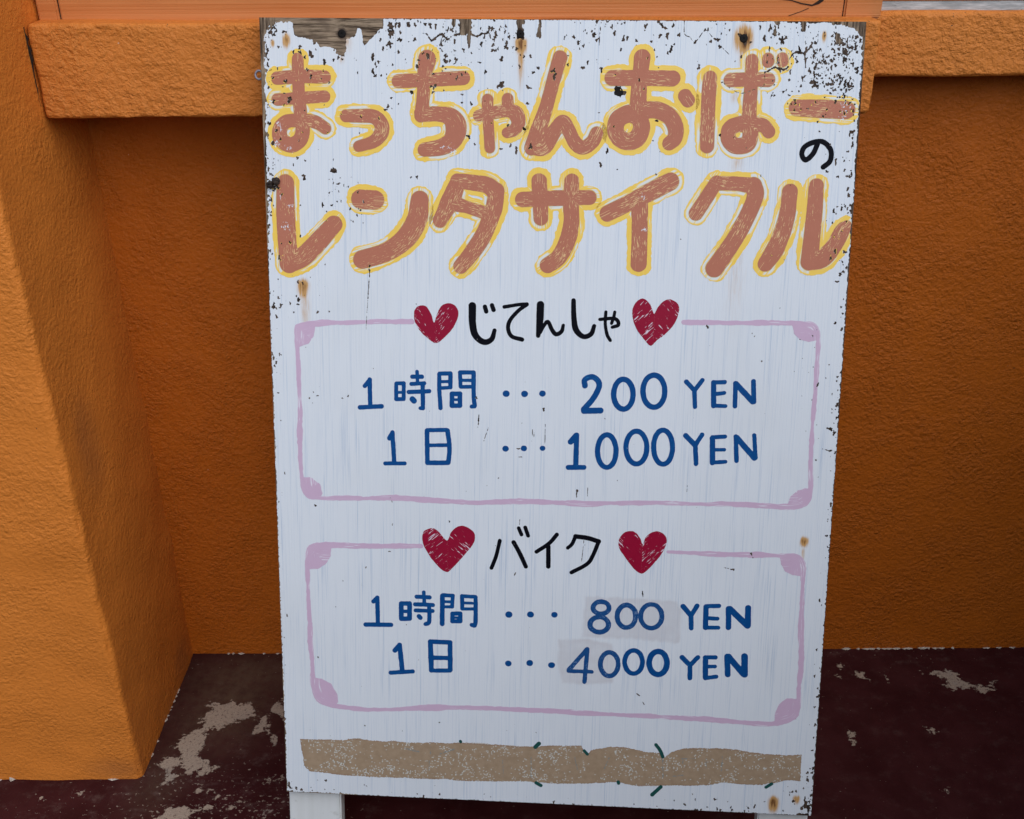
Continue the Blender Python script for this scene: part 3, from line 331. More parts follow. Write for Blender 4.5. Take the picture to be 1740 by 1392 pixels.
def mix(nt, f, a, b):
    n = nt.nodes.new('ShaderNodeMix')
    n.data_type = 'RGBA'
    lk(nt, f, n.inputs[0]); lk(nt, a, n.inputs[6]); lk(nt, b, n.inputs[7])
    return n.outputs[2]

def bump(nt, h, strength, dist, prev=None):
    n = nt.nodes.new('ShaderNodeBump')
    n.inputs['Strength'].default_value = strength
    n.inputs['Distance'].default_value = dist
    nt.links.new(h, n.inputs['Height'])
    if prev is not None:
        nt.links.new(prev, n.inputs['Normal'])
    return n.outputs[0]

def fin(nt, b, colr, rough, normal=None, spec=0.5):
    lk(nt, colr, b.inputs['Base Color'])
    lk(nt, rough, b.inputs['Roughness'])
    b.inputs['Specular IOR Level'].default_value = spec
    if normal is not None:
        nt.links.new(normal, b.inputs['Normal'])

# ------------------------------------------------------------------ materials
WHITE = (0.735, 0.76, 0.79)
YELLOW = (0.90, 0.58, 0.07)

def mat_white():
    m, nt, b = new_mat('white_board_paint')
    fine = noise(nt, objco(nt, (560, 8, 1)), 1, 4, 0.65)
    wide = noise(nt, objco(nt, (95, 4, 1)), 1, 2, 0.5)
    big = noise(nt, objco(nt, (7, 5, 1)), 1, 3, 0.6)
    c = mix(nt, mth(nt, 'MULTIPLY', rng_(nt, fine, 0.48, 0.72), rng_(nt, wide, 0.36, 0.70, 0.16, 0.78)), WHITE, (0.40, 0.49, 0.62))
    c = mix(nt, rng_(nt, big, 0.45, 0.8, 0, 0.22), c, (0.60, 0.61, 0.60))
    sm = noise(nt, objco(nt, (60, 34, 1)), 1, 5, 0.75)
    c = mix(nt, rng_(nt, sm, 0.66, 0.80, 0, 0.35), c, (0.36, 0.36, 0.36))
    c = mix(nt, mth(nt, 'MULTIPLY', attr(nt, 'patch'), rng_(nt, noise(nt, objco(nt, (60, 60, 1)), 1, 4, .6), 0.2, 0.7, 0.45, 0.8)), c, (0.58, 0.56, 0.575))
    st = noise(nt, objco(nt, (330, 30, 1)), 1, 4, 0.7)
    r = mth(nt, 'MULTIPLY', attr(nt, 'rust'), rng_(nt, st, 0.3, 0.7, 0.40, 1.15))
    c = mix(nt, rng_(nt, r, 0.02, 0.45, 0, 0.92), c, (0.56, 0.28, 0.06))
    c = mix(nt, rng_(nt, r, 0.45, 1.05, 0, 0.92), c, (0.15, 0.055, 0.015))
    n = bump(nt, fine, 0.4, 0.0006)
    n = bump(nt, noise(nt, objco(nt, (260, 260, 1)), 1, 3, .6), 0.12, 0.0006, n)
    fin(nt, b, c, 0.6, n, 0.2)
    return m

def mat_wood():
    m, nt, b = new_mat('weathered_plywood')
    big = attr(nt, 'bare')
    hz = attr(nt, 'across')
    co = nt.nodes.new('ShaderNodeTexCoord').outputs['Object']
    ch = noise(nt, objco(nt, (22, 260, 60), co), 1, 6, 0.7, 0.5)
    cv = noise(nt, objco(nt, (420, 22, 60), co), 1, 5, 0.65, 0.2)
    mx = nt.nodes.new('ShaderNodeMix')
    lk(nt, hz, mx.inputs[0]); lk(nt, cv, mx.inputs[2]); lk(nt, ch, mx.inputs[3])
    g = mx.outputs[0]
    light = mix(nt, rng_(nt, g, 0.36, 0.62), (0.045, 0.027, 0.016), (0.37, 0.27, 0.18))
    lo = noise(nt, objco(nt, (30, 60, 30), co), 1, 3, .6)
    light = mix(nt, rng_(nt, lo, 0.40, 0.68, 0.0, 0.7), light, (0.12, 0.08, 0.055))
    dark = mix(nt, rng_(nt, g, 0.35, 0.65), (0.022, 0.014, 0.010), (0.12, 0.08, 0.058))
    c = mix(nt, rng_(nt, big, 0.2, 0.8), dark, light)
    fin(nt, b, c, 0.85, bump(nt, g, 0.9, 0.0025), 0.2)
    return m

def mat_paint(name, base, thin, under, rough=0.45, dens=(0.585, 0.665), al=0.15, ac=1.05, wear=True, spec=0.15):
    """brushed paint: scratches along the stroke let the coat below show"""
    m, nt, b = new_mat(name)
    br = attr(nt, 'brush', True)
    s1 = noise(nt, objco(nt, (al, ac, 3.1), br), 1, 3, 0.6, 0.3)
    s2 = noise(nt, objco(nt, (0.03, 0.05, 1.7), br), 1, 2, 0.5)
    s = mth(nt, 'ADD', s1, rng_(nt, s2, 0.3, 0.7, -0.09, 0.06))
    c = mix(nt, rng_(nt, noise(nt, objco(nt, (90, 90, 1)), 1, 3, .6), 0.3, 0.7, 0, 0.25), base, thin)
    c = mix(nt, rng_(nt, s, dens[0], dens[1]), c, under)
    if wear:
        w = mth(nt, 'ADD', attr(nt, 'wear'), mth(nt, 'MULTIPLY', mth(nt, 'SUBTRACT', noise(nt, objco(nt, (330, 260, 1)), 1, 4, .7), 0.5), 1.5))
        c = mix(nt, rng_(nt, w, 0.62, 0.72), c, WHITE)
    fin(nt, b, c, rough, bump(nt, s1, 0.35, 0.0005), spec)
    return m

def mat_outline():
    m, nt, b = new_mat('yellow_outline_paint')
    br = attr(nt, 'brush', True)
    d = attr(nt, 'edge')                                  # mm outwards from the brown stroke
    s1 = noise(nt, objco(nt, (0.028, 0.48, 3.1), br), 1, 4, 0.65, 0.6)
    s2 = noise(nt, objco(nt, (0.03, 0.02, 1.7), br), 1, 2, 0.5)
    ring = mth(nt, 'MULTIPLY', rng_(nt, d, 0.0, 0.9), rng_(nt, d, 2.4, 4.4, 1, 0))
    gap = mth(nt, 'MULTIPLY', ring, rng_(nt, mth(nt, 'ADD', s1, rng_(nt, s2, 0.35, 0.65, -0.24, 0.14)), 0.50, 0.58))
    c = mix(nt, rng_(nt, s1, 0.3, 0.7, 0, 0.5), YELLOW, (0.92, 0.64, 0.15))
    c = mix(nt, gap, c, (0.74, 0.75, 0.72))
    pen = mth(nt, 'MULTIPLY', rng_(nt, d, -0.1, 0.25), rng_(nt, d, 0.3, 0.8, 1, 0))
    c = mix(nt, mth(nt, 'MULTIPLY', pen, rng_(nt, s2, 0.4, 0.65, 0, 0.6)), c, (0.22, 0.24, 0.20))
    w = mth(nt, 'ADD', attr(nt, 'wear'), mth(nt, 'MULTIPLY', mth(nt, 'SUBTRACT', noise(nt, objco(nt, (330, 260, 1)), 1, 4, .7), 0.5), 1.5))
    c = mix(nt, rng_(nt, w, 0.55, 0.66), c, WHITE)
    fin(nt, b, c, 0.45, bump(nt, s1, 0.3, 0.0005), 0.4)
    return m

def mat_tape():
    m, nt, b = new_mat('old_tape_glue')
    co = nt.nodes.new('ShaderNodeTexCoord').outputs['Object']
    wp = nt.nodes.new('ShaderNodeVectorMath'); wp.operation = 'MULTIPLY_ADD'
    nz = nt.nodes.new('ShaderNodeTexNoise')
    nt.links.new(objco(nt, (300, 300, 1), co), nz.inputs['Vector'])
    nt.links.new(nz.outputs['Color'], wp.inputs[0])
    wp.inputs[1].default_value = (0.0011, 0.0011, 0.0)
    nt.links.new(co, wp.inputs[2])
    def weave(sx, sy):                                    # threads of the cloth tape, each with its own value
        fl_ = nt.nodes.new('ShaderNodeVectorMath'); fl_.operation = 'FLOOR'
        nt.links.new(objco(nt, (sx, sy, 0.0), wp.outputs[0]), fl_.inputs[0])
        w_ = nt.nodes.new('ShaderNodeTexWhiteNoise'); w_.noise_dimensions = '2D'
        nt.links.new(fl_.outputs[0], w_.inputs['Vector'])
        return w_.outputs['Value']
    dn = noise(nt, objco(nt, (26, 40, 1), co), 1, 4, .65)
    w = mth(nt, 'MAXIMUM', weave(620, 1000), mth(nt, 'SUBTRACT', weave(1000, 560), 0.02))
    w = mth(nt, 'ADD', w, rng_(nt, dn, 0.3, 0.72, -0.07, 0.09))
    c = mix(nt, rng_(nt, noise(nt, objco(nt, (120, 120, 1), co), 1, 3, .6), .3, .7), (0.40, 0.285, 0.185), (0.345, 0.24, 0.15))
    c = mix(nt, rng_(nt, mth(nt, 'ADD', attr(nt, 'ghost'), mth(nt, 'MULTIPLY', mth(nt, 'SUBTRACT', w, 0.5), 0.9)), 0.75, 1.05, 0, 0.7), c, (0.18, 0.25, 0.27))
    c = mix(nt, rng_(nt, w, 0.955, 0.98), c, (0.60, 0.60, 0.55))
    rim = mth(nt, 'ADD', attr(nt, 'edge'), mth(nt, 'MULTIPLY', dn, 2.5))
    c = mix(nt, rng_(nt, rim, 1.3, 2.6, 0.7, 0), c, (0.27, 0.15, 0.09))
    c = mix(nt, rng_(nt, mth(nt, 'ADD', rim, mth(nt, 'MULTIPLY', w, 1.2)), 1.2, 2.0, 0.8, 0), c, (0.60, 0.56, 0.50))
    fin(nt, b, c, 0.8, bump(nt, w, 0.25, 0.0006), 0.15)
    return m

def mat_stucco(name, base, dark, seed=0.0, scale=1.0, strength=0.6, smudges=()):
    m, nt, b = new_mat(name)
    co = nt.nodes.new('ShaderNodeTexCoord').outputs['Object']
    mp = nt.nodes.new('ShaderNodeMapping')
    mp.inputs['Location'].default_value = (seed, seed * 1.7, -seed)
    nt.links.new(co, mp.inputs['Vector'])
    co = mp.outputs[0]
    a = noise(nt, objco(nt, (165 * scale, 165 * scale, 175 * scale), co), 1, 4, 0.6, 0.2)
    a2 = noise(nt, objco(nt, (230, 230, 280), co), 1, 3, 0.55, 0.3)
    big = noise(nt, objco(nt, (5, 5, 4), co), 1, 4, 0.6)
    amp = rng_(nt, noise(nt, objco(nt, (16, 16, 13), co), 1, 3, 0.6), 0.3, 0.7, 0.35, 1.0)
    h = mth(nt, 'ADD', mth(nt, 'MULTIPLY', rng_(nt, a, 0.22, 0.80), amp), mth(nt, 'MULTIPLY', a2, 0.45))
    c = mix(nt, rng_(nt, big, 0.3, 0.75, 0, 0.45), base, dark)
    c = mix(nt, rng_(nt, a, 0.40, 0.24, 0, 0.3), c, tuple(x * 0.6 for x in dark))
    sp = noise(nt, objco(nt, (210, 210, 210), co), 1, 2, 0.6)
    pl = noise(nt, objco(nt, (7, 7, 7), co), 1, 3, 0.6)
    c = mix(nt, mth(nt, 'MULTIPLY', rng_(nt, sp, 0.735, 0.765), rng_(nt, pl, 0.5, 0.62)), c, (0.055, 0.04, 0.025))
    sp2 = noise(nt, objco(nt, (130, 130, 100), co), 1, 2, 0.6)
    c = mix(nt, rng_(nt, sp2, 0.795, 0.81, 0, 0.8), c, (0.62, 0.5, 0.4))
    for (p, rx, rz, k) in smudges:                        # rubbed-on dirt, in metres on the house
        vs_ = nt.nodes.new('ShaderNodeVectorMath'); vs_.operation = 'SUBTRACT'
        nt.links.new(nt.nodes.new('ShaderNodeTexCoord').outputs['Object'], vs_.inputs[0])
        vs_.inputs[1].default_value = p
        vl = nt.nodes.new('ShaderNodeVectorMath'); vl.operation = 'LENGTH'
        nt.links.new(objco(nt, (1 / rx, 1 / rx, 1 / rz), vs_.outputs[0]), vl.inputs[0])
        c = mix(nt, mth(nt, 'MULTIPLY', rng_(nt, vl.outputs['Value'], 0.15, 1.0, k, 0.0), rng_(nt, pl, 0.25, 0.65, 0.5, 1.0)), c, (0.085, 0.05, 0.04))
    n = bump(nt, h, strength, 0.0028)
    fin(nt, b, c, rng_(nt, a2, 0.3, 0.7, 0.42, 0.62), n, 0.22)
    return m

def mat_frame():
    m, nt, b = new_mat('orange_painted_timber')
    co = nt.nodes.new('ShaderNodeTexCoord').outputs['Object']
    g = noise(nt, objco(nt, (1.2, 60, 150), co), 1, 4, 0.6, 0.3)
    big = noise(nt, objco(nt, (6, 20, 20), co), 1, 3, 0.6)
    c = mix(nt, rng_(nt, g, 0.35, 0.7), (0.55, 0.185, 0.048), (0.61, 0.222, 0.066))
    c = mix(nt, rng_(nt, big, 0.5, 0.8, 0, 0.5), c, (0.50, 0.15, 0.035))
    fin(nt, b, c, 0.5, bump(nt, g, 0.5, 0.003), 0.4)
    return m

def mat_floor():
    m, nt, b = new_mat('worn_maroon_floor_paint')
    co = nt.nodes.new('ShaderNodeTexCoord').outputs['Object']
    pf = attr(nt, 'peel')                                 # mm, + inside bare patches
    sp = attr(nt, 'speck')                                # how many specks there are
    n1 = noise(nt, objco(nt, (70, 70, 1), co), 1, 5, 0.65)
    n2 = noise(nt, objco(nt, (150, 190, 1), co), 1, 4, 0.65)
    n3 = noise(nt, objco(nt, (16, 16, 1), co), 1, 4, 0.6)
    e = mth(nt, 'ADD', pf, mth(nt, 'ADD', mth(nt, 'MULTIPLY', mth(nt, 'SUBTRACT', n1, 0.5), 34.0), mth(nt, 'MULTIPLY', mth(nt, 'SUBTRACT', n2, 0.5), 26.0)))
    patch = rng_(nt, e, -1.2, 2.0)
    s = mth(nt, 'ADD', n2, mth(nt, 'MULTIPLY', sp, mth(nt, 'MULTIPLY', n3, 0.5)))
    speck = rng_(nt, s, 0.705, 0.735, 0, 0.9)
    bare = mth(nt, 'MAXIMUM', patch, speck)
    c = mix(nt, rng_(nt, n3, 0.3, 0.75), (0.034, 0.0060, 0.0070), (0.052, 0.0125, 0.0135))
    c = mix(nt, mth(nt, 'MULTIPLY', attr(nt, 'dust'), rng_(nt, n1, 0.25, 0.7, 0.4, 1)), c, (0.10, 0.062, 0.04))
    fine = noise(nt, objco(nt, (600, 600, 1), co), 1, 3, 0.7)
    c = mix(nt, rng_(nt, fine, 0.66, 0.74, 0, 0.5), c, (0.16, 0.11, 0.10))
    conc = mix(nt, rng_(nt, fine, 0.3, 0.7), (0.28, 0.215, 0.16), (0.43, 0.34, 0.26))
    conc = mix(nt, rng_(nt, n3, 0.50, 0.78, 0, 0.5), conc, (0.22, 0.20, 0.19))
    scuff = noise(nt, objco(nt, (34, 46, 1), co), 1, 6, 0.75)
    c = mix(nt, mth(nt, 'MULTIPLY', rng_(nt, scuff, 0.50, 0.74, 0, 0.5), rng_(nt, sp, 0.05, 0.30, 0.35, 1.0)), c, (0.15, 0.10, 0.085))
    conc = mix(nt, rng_(nt, noise(nt, objco(nt, (210, 210, 1), co), 1, 5, 0.75), 0.52, 0.66, 0, 0.75), conc, (0.085, 0.04, 0.035))
    c = mix(nt, bare, c, conc)
    r = nt.nodes.new('ShaderNodeMix')
    lk(nt, bare, r.inputs[0]); r.inputs[2].default_value = 0.55; r.inputs[3].default_value = 0.9
    hgt = mth(nt, 'SUBTRACT', mth(nt, 'MULTIPLY', fine, 0.25), bare)
    fin(nt, b, c, r.outputs[0], bump(nt, hgt, 0.5, 0.0012), 0.12)
    return m

def mat_plain(name, c0, c1, rough, sc=60, bd=0.0005, spec=0.4, metal=0.0):
    m, nt, b = new_mat(name)
    n = noise(nt, objco(nt, (sc, sc, sc)), 1, 4, 0.6)
    fin(nt, b, mix(nt, rng_(nt, n, 0.3, 0.7), c0, c1), rough, bump(nt, n, 0.4, bd), spec)
    b.inputs['Metallic'].default_value = metal
    return m

def mat_leg():
    m, nt, b = new_mat('white_leg_paint')
    g = noise(nt, objco(nt, (90, 5, 90)), 1, 3, 0.6)
    d = noise(nt, objco(nt, (40, 40, 40)), 1, 4, 0.6)
    c = mix(nt, rng_(nt, g, 0.35, 0.75, 0, 0.5), (0.74, 0.74, 0.72), (0.62, 0.62, 0.58))
    c = mix(nt, rng_(nt, d, 0.62, 0.75, 0, 0.5), c, (0.38, 0.35, 0.30))
    fin(nt, b, c, 0.55, bump(nt, g, 0.3, 0.001), 0.35)
    return m

def mat_strip():
    m, nt, b = new_mat('scratched_sash_track')
    n = noise(nt, objco(nt, (30, 300, 300)), 1, 4, 0.7)
    k = noise(nt, objco(nt, (22, 60, 120)), 1, 4, 0.7)
    c = mix(nt, rng_(nt, n, 0.35, 0.7), (0.30, 0.32, 0.32), (0.62, 0.63, 0.62))
    c = mix(nt, rng_(nt, k, 0.60, 0.64), c, (0.03, 0.03, 0.035))
    fin(nt, b, c, 0.5, bump(nt, k, 0.4, 0.001), 0.5)
    return m

ORANGE, ORANGE_D = (0.74, 0.228, 0.034), (0.64, 0.183, 0.024)
M_WHITE, M_WOOD, M_TAPE, M_OUT = mat_white(), mat_wood(), mat_tape(), mat_outline()
M_BROWN = mat_paint('terracotta_letter_paint', (0.47, 0.168, 0.102), (0.53, 0.20, 0.125), (0.78, 0.52, 0.25))
M_BLACK = mat_paint('black_letter_paint', (0.003, 0.003, 0.006), (0.005, 0.005, 0.009), (0.10, 0.10, 0.13), 0.45, (0.74, 0.80), wear=False, spec=0.06)
M_BLUE = mat_paint('blue_letter_paint', (0.003, 0.062, 0.225), (0.005, 0.085, 0.28), (0.02, 0.17, 0.40), 0.4, (0.58, 0.80), wear=False, spec=0.1)
M_BLUE2 = mat_paint('thin_blue_paint', (0.007, 0.065, 0.215), (0.025, 0.10, 0.26), (0.12, 0.20, 0.36), 0.45, (0.54, 0.74), 0.3, 0.5, wear=False)
M_RED = mat_paint('crimson_heart_paint', (0.30, 0.004, 0.030), (0.24, 0.003, 0.026), (0.72, 0.58, 0.65), 0.4, (0.615, 0.66), 0.085, 0.70, wear=False)
M_PINK = mat_paint('mauve_border_paint', (0.62, 0.44, 0.57), (0.57, 0.385, 0.515), (0.76, 0.72, 0.78), 0.45, (0.60, 0.68), 0.03, 0.7, wear=False)
M_GREEN = mat_paint('dark_green_paint', (0.012, 0.075, 0.065), (0.02, 0.09, 0.08), (0.2, 0.3, 0.28), 0.45, (0.66, 0.76), wear=False)
M_PILLAR = mat_stucco('orange_render', ORANGE, ORANGE_D, 0.0, 1.0, 0.62, [((-0.525, 1.086, 0.505), 0.05, 0.10, 0.36), ((-0.56, 1.018, 0.02), 0.06, 0.03, 0.3), ((-0.525, 1.24, 0.03), 0.06, 0.05, 0.35)])
M_WALL = mat_stucco('orange_render_wall', (0.50, 0.120, 0.009), (0.42, 0.094, 0.006), 3.0, 1.0, 0.85)  # deeper, redder orange than the pillar; the recess's shade is mixed in
M_SILL = mat_stucco('orange_render_sill', (0.67, 0.215, 0.038), (0.58, 0.170, 0.028), 7.0, 0.8, 1.0)
M_FRAME, M_FLOOR, M_LEG, M_STRIP = mat_frame(), mat_floor(), mat_leg(), mat_strip()
M_IRON = mat_plain('blackened_screw', (0.003, 0.003, 0.003), (0.012, 0.008, 0.006), 0.6, 900, 0.0003, 0.15)
M_GALV = mat_plain('grey_zinc', (0.20, 0.19, 0.23), (0.32, 0.31, 0.36), 0.5, 700, 0.0003, 0.5, 0.3)
M_MUD = mat_plain('dark_dried_mud', (0.010, 0.006, 0.005), (0.05, 0.03, 0.02), 0.75, 420, 0.003)
M_SHADE_WALL = mat_plain('dark_shade_blocker', (0.05, 0.02, 0.018), (0.075, 0.04, 0.035), 0.7, 40, 0.001)  # for the unseen walls added to block light
M_CHALK = mat_plain('bare_plaster', (0.34, 0.27, 0.21), (0.62, 0.55, 0.48), 0.9, 300, 0.001)
M_GAP = mat_plain('dark_joint', (0.012, 0.007, 0.005), (0.03, 0.016, 0.01), 0.9, 200, 0.001)

# ------------------------------------------------------------------ floor
SIDE_X, WALL_Y, PIL_Y = -0.525, 1.2796, 1.018
def grid_lines(lo, flo, fhi, hi, fine, coarse):
    a = np.arange(flo, fhi + fine / 2, fine)
    l = np.arange(lo, flo - 1e-6, coarse)
    r = np.arange(fhi + coarse, hi + coarse, coarse)
    return np.unique(np.round(np.concatenate([l, a, r]), 5))
fx = grid_lines(-3.5, -0.95, 1.0, 3.5, 0.006, 0.25)
fy = grid_lines(-3.0, 0.62, 1.36, 1.6, 0.006, 0.2)
FX, FY = np.meshgrid(fx, fy)
X, Y = FX.ravel() * 1000, FY.ravel() * 1000
peel = np.full(X.shape, -60.0)
near = (X > -960) & (X < 1010) & (Y > 610) & (Y < 1370)
for p in FLOORPATCH:
    v = poly_field(np.array(p), X[near], Y[near])
    peel[near] = np.maximum(peel[near], v)
speck = np.clip(0.06 + 0.36 * np.exp(-((X + 380) / 170) ** 2 - ((Y - 950) / 120) ** 2) + 0.12 * np.exp(-((X + 600) / 300) ** 2 - ((Y - 930) / 90) ** 2) + 0.12 * np.exp(-((Y - 1265) / 30) ** 2), 0, 0.6)
dust = 0.9 * np.exp(-((X + 440) / 75) ** 2 - ((Y - 1160) / 90) ** 2) + 0.5 * np.exp(-((X + 400) / 110) ** 2 - ((Y - 1240) / 40) ** 2) + 0.5 * np.exp(-((X + 500) / 40) ** 2 - ((Y - 1010) / 60) ** 2)
nx, ny = len(fx), len(fy)
J, I = np.meshgrid(np.arange(ny - 1), np.arange(nx - 1), indexing='ij')
q0 = (J * nx + I).ravel()
fl = mesh_obj('floor', np.stack([FX.ravel(), FY.ravel(), 0 * X], 1), np.stack([q0, q0 + 1, q0 + nx + 1, q0 + nx], 1).tolist(), M_FLOOR,
              attrs={'peel': peel, 'speck': speck, 'dust': np.clip(dust, 0, 1)})
tag(fl, 'dark maroon painted concrete floor worn to bare patches', 'floor', kind='structure')

# ------------------------------------------------------------------ the house: rendered wall, pillar, sills, window timber
house = empty('house_front', Matrix.Translation((0.0, WALL_Y, 0.0)))
tag(house, 'orange rendered house wall with corner pillar, window sill and timber window frame', 'house')

def vn3(p, f, seed):
    return (vnoise(p[:, 0] * f + p[:, 2] * f * 0.37, p[:, 2] * f + p[:, 1] * f * 0.71, seed) + vnoise(p[:, 1] * f + p[:, 0] * f * 0.53, p[:, 2] * f - p[:, 0] * f * 0.41, seed + 5)) / 2 - 0.5

def rendered_box(name, lo, hi, r, res, mat, amp=0.0016, seed=1, skip=(), edge_amp=0.0):
    """box of hand-trowelled render: rounded edges, uneven faces"""
    lo, hi = np.array(lo), np.array(hi)
    P, F, base = [], [], 0
    for ax in range(3):
        a, b = (ax + 1) % 3, (ax + 2) % 3
        def lin(k):
            n = max(2, int((hi[k] - lo[k]) / res) + 1)
            l = np.linspace(lo[k], hi[k], n)
            e = [r * t for t in (0.15, 0.35, 0.6, 0.85)]
            return np.unique(np.concatenate([l, lo[k] + e, hi[k] - e]))
        ga, gb = lin(a), lin(b)
        A, B = np.meshgrid(ga, gb)
        for side in (0, 1):
            if (ax, side) in skip:
                continue
            p = np.zeros((A.size, 3))
            p[:, a], p[:, b], p[:, ax] = A.ravel(), B.ravel(), (hi if side else lo)[ax]
            na, nb = len(ga), len(gb)
            j, i = np.meshgrid(np.arange(nb - 1), np.arange(na - 1), indexing='ij')
            q = (j * na + i).ravel() + base
            f = np.stack([q, q + 1, q + na + 1, q + na], 1)
            F.append(f if side else f[:, ::-1])
            P.append(p)
            base += len(p)
    P, F = np.vstack(P), np.vstack(F)
    key = np.round(P, 5)
    u, inv = np.unique(key, axis=0, return_inverse=True)
    inv = inv.ravel()
    F = inv[F]
    c = np.clip(u, lo + r, hi - r)
    d = u - c
    L = np.linalg.norm(d, axis=1, keepdims=True)
    nrm = d / np.maximum(L, 1e-9)
    u = c + nrm * r
    sharp = 1 - np.max(np.abs(nrm), axis=1)
    u = u + nrm * ((vn3(u, 14, seed) * 2.2 + vn3(u, 45, seed + 9)) * amp + vn3(u, 70, seed + 3) * edge_amp * np.clip(sharp * 4, 0, 1))[:, None]
    return mesh_obj(name, u, F.tolist(), mat, house, True, world_space=True)

WX1, TOP = 2.3, 2.4
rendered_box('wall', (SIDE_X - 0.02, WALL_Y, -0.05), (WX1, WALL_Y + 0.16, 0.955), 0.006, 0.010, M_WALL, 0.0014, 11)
rendered_box('pillar', (-2.4, PIL_Y, -0.05), (SIDE_X, WALL_Y + 0.16, TOP), 0.009, 0.010, M_PILLAR, 0.0022, 21, edge_amp=0.006)
SILL_Y = 1.1575
SHADE_WALL_H = 1.06
tag(rendered_box('sill', (SIDE_X + 0.0035, SILL_Y, 0.8925), (0.4135, WALL_Y + 0.05, 0.9935), 0.0045, 0.006, M_SILL, 0.0016, 31, edge_amp=0.004), 'thick rendered sill behind the sign')
tag(rendered_box('sill', (0.4125, 1.222, 0.9215), (WX1, WALL_Y + 0.05, 0.9950), 0.006, 0.006, M_SILL, 0.0018, 41, edge_amp=0.003), 'thinner rendered sill set further back')

def box_part(name, lo, hi, mat, bev=0.002, parent=house):
    import bmesh
    bm = bmesh.new()
    bmesh.ops.create_cube(bm, size=1)
    for v in bm.verts:
        v.co = Vector([(lo[k] + hi[k]) / 2 + v.co[k] * (hi[k] - lo[k]) for k in range(3)])
    if bev:
        bmesh.ops.bevel(bm, geom=bm.edges[:], offset=bev, segments=2, affect='EDGES')
    me = bpy.data.meshes.new(name)
    bm.to_mesh(me); bm.free()
    me.materials.append(mat)
    o = bpy.data.objects.new(name, me)
    col.objects.link(o)
    o.parent = parent
    o.matrix_parent_inverse = parent.matrix_world.inverted()
    return o

FR_Y = 1.190
box_part('frame_stile', (-0.5205, FR_Y, 0.9905), (-0.4975, FR_Y + 0.06, 1.75), M_FRAME)
box_part('frame_stile', (0.3795, FR_Y + 0.001, 0.9905), (0.4215, FR_Y + 0.06, 1.75), M_FRAME)
box_part('frame_rail', (-0.4962, FR_Y + 0.0015, 0.9905), (0.3783, FR_Y + 0.055, 1.075), M_FRAME)
box_part('frame_rail', (-0.5205, FR_Y, 1.7515), (0.4215, FR_Y + 0.06, 1.82), M_FRAME)
box_part('joint', (-0.4985, FR_Y + 0.004, 0.9905), (-0.4952, FR_Y + 0.05, 1.07), M_GAP, 0)
box_part('joint', (0.3775, FR_Y + 0.004, 0.9905), (0.3803, FR_Y + 0.05, 1.07), M_GAP, 0)
m_glass, nt, b = new_mat('window_glass')
fin(nt, b, (0.02, 0.025, 0.028), 0.06, None, 0.5)
box_part('pane', (-0.50, FR_Y + 0.028, 1.07), (0.385, FR_Y + 0.034, 1.755), m_glass, 0)
box_part('sash_track', (0.4225, 1.2365, 0.9935), (WX1, WALL_Y + 0.04, 1.0045), M_STRIP, 0.001)
box_part('frame_rail', (0.4225, 1.2345, 1.0050), (WX1, WALL_Y + 0.04, 1.075), M_FRAME)
box_part('pane', (0.43, 1.262, 1.07), (WX1, 1.268, 1.755), m_glass, 0)
box_part('frame_rail', (0.4225, 1.2345, 1.7515), (WX1, WALL_Y + 0.04, 1.82), M_FRAME)
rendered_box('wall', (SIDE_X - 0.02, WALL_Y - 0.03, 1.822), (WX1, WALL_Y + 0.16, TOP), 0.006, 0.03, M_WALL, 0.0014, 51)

# added low walls, unseen at right and behind the camera, to shade the scene
rendered_box('shade_wall', (0.98, -0.62, -0.05), (1.10, WALL_Y + 0.01, SHADE_WALL_H), 0.012, 0.05, M_SHADE_WALL, 0.0014, 61)
rendered_box('shade_wall', (-0.20, -0.62, -0.05), (0.975, -0.50, SHADE_WALL_H), 0.012, 0.05, M_SHADE_WALL, 0.0014, 71)

# swirl of the knot split and filler on the rail, dark joint between sill and pillar
def ribbon(name, pts, wid, y, mat, parent):
    p = np.array(pts, float)
    V, F = [], []
    for k in range(len(p)):
        t = p[min(k + 1, len(p) - 1)] - p[max(k - 1, 0)]
        t /= np.hypot(*t)
        n = np.array([-t[1], t[0]])
        w = wid[k] if isinstance(wid, (list, tuple)) else wid
        for s in (-1, 1):
            q = p[k] + s * n * w
            V.append((q[0], y - 0.0006, q[1]))
        V.append((p[k][0], y + 0.004, p[k][1]))
    for k in range(len(p) - 1):
        a, c = 3 * k, 3 * k + 3
        F += [(a, a + 1, c + 1, c), (a, c, c + 2, a + 2), (a + 1, a + 2, c + 2, c + 1)]
    return mesh_obj(name, V, F, mat, parent, world_space=True)
ribbon('split', RAILSPLIT[0], [0.0002, 0.0005, 0.0006, 0.0008, 0.0018, 0.0022, 0.0006][:len(RAILSPLIT[0])], FR_Y + 0.0015, M_GAP, house)
ribbon('split', RAILSPLIT[1], 0.0003, FR_Y + 0.0015, M_GAP, house)

gv, gf = [], []
zz = np.linspace(0.895, 0.9905, 26)
for k, z in enumerate(zz):
    w = 0.0005 + 0.0036 * max(0, (z - 0.915) / 0.07) ** 0.7 * (0.25 + 1.0 * rng.random()) * (1.0 if z < 0.984 else 0.3)
    gv += [(SIDE_X + 0.0002, SILL_Y - 0.001, z), (SIDE_X + 0.0006 + w, SILL_Y - 0.0012, z)]
gf = [(2 * k, 2 * k + 1, 2 * k + 3, 2 * k + 2) for k in range(len(zz) - 1)]
mesh_obj('joint', gv, gf, M_GAP, house, world_space=True)

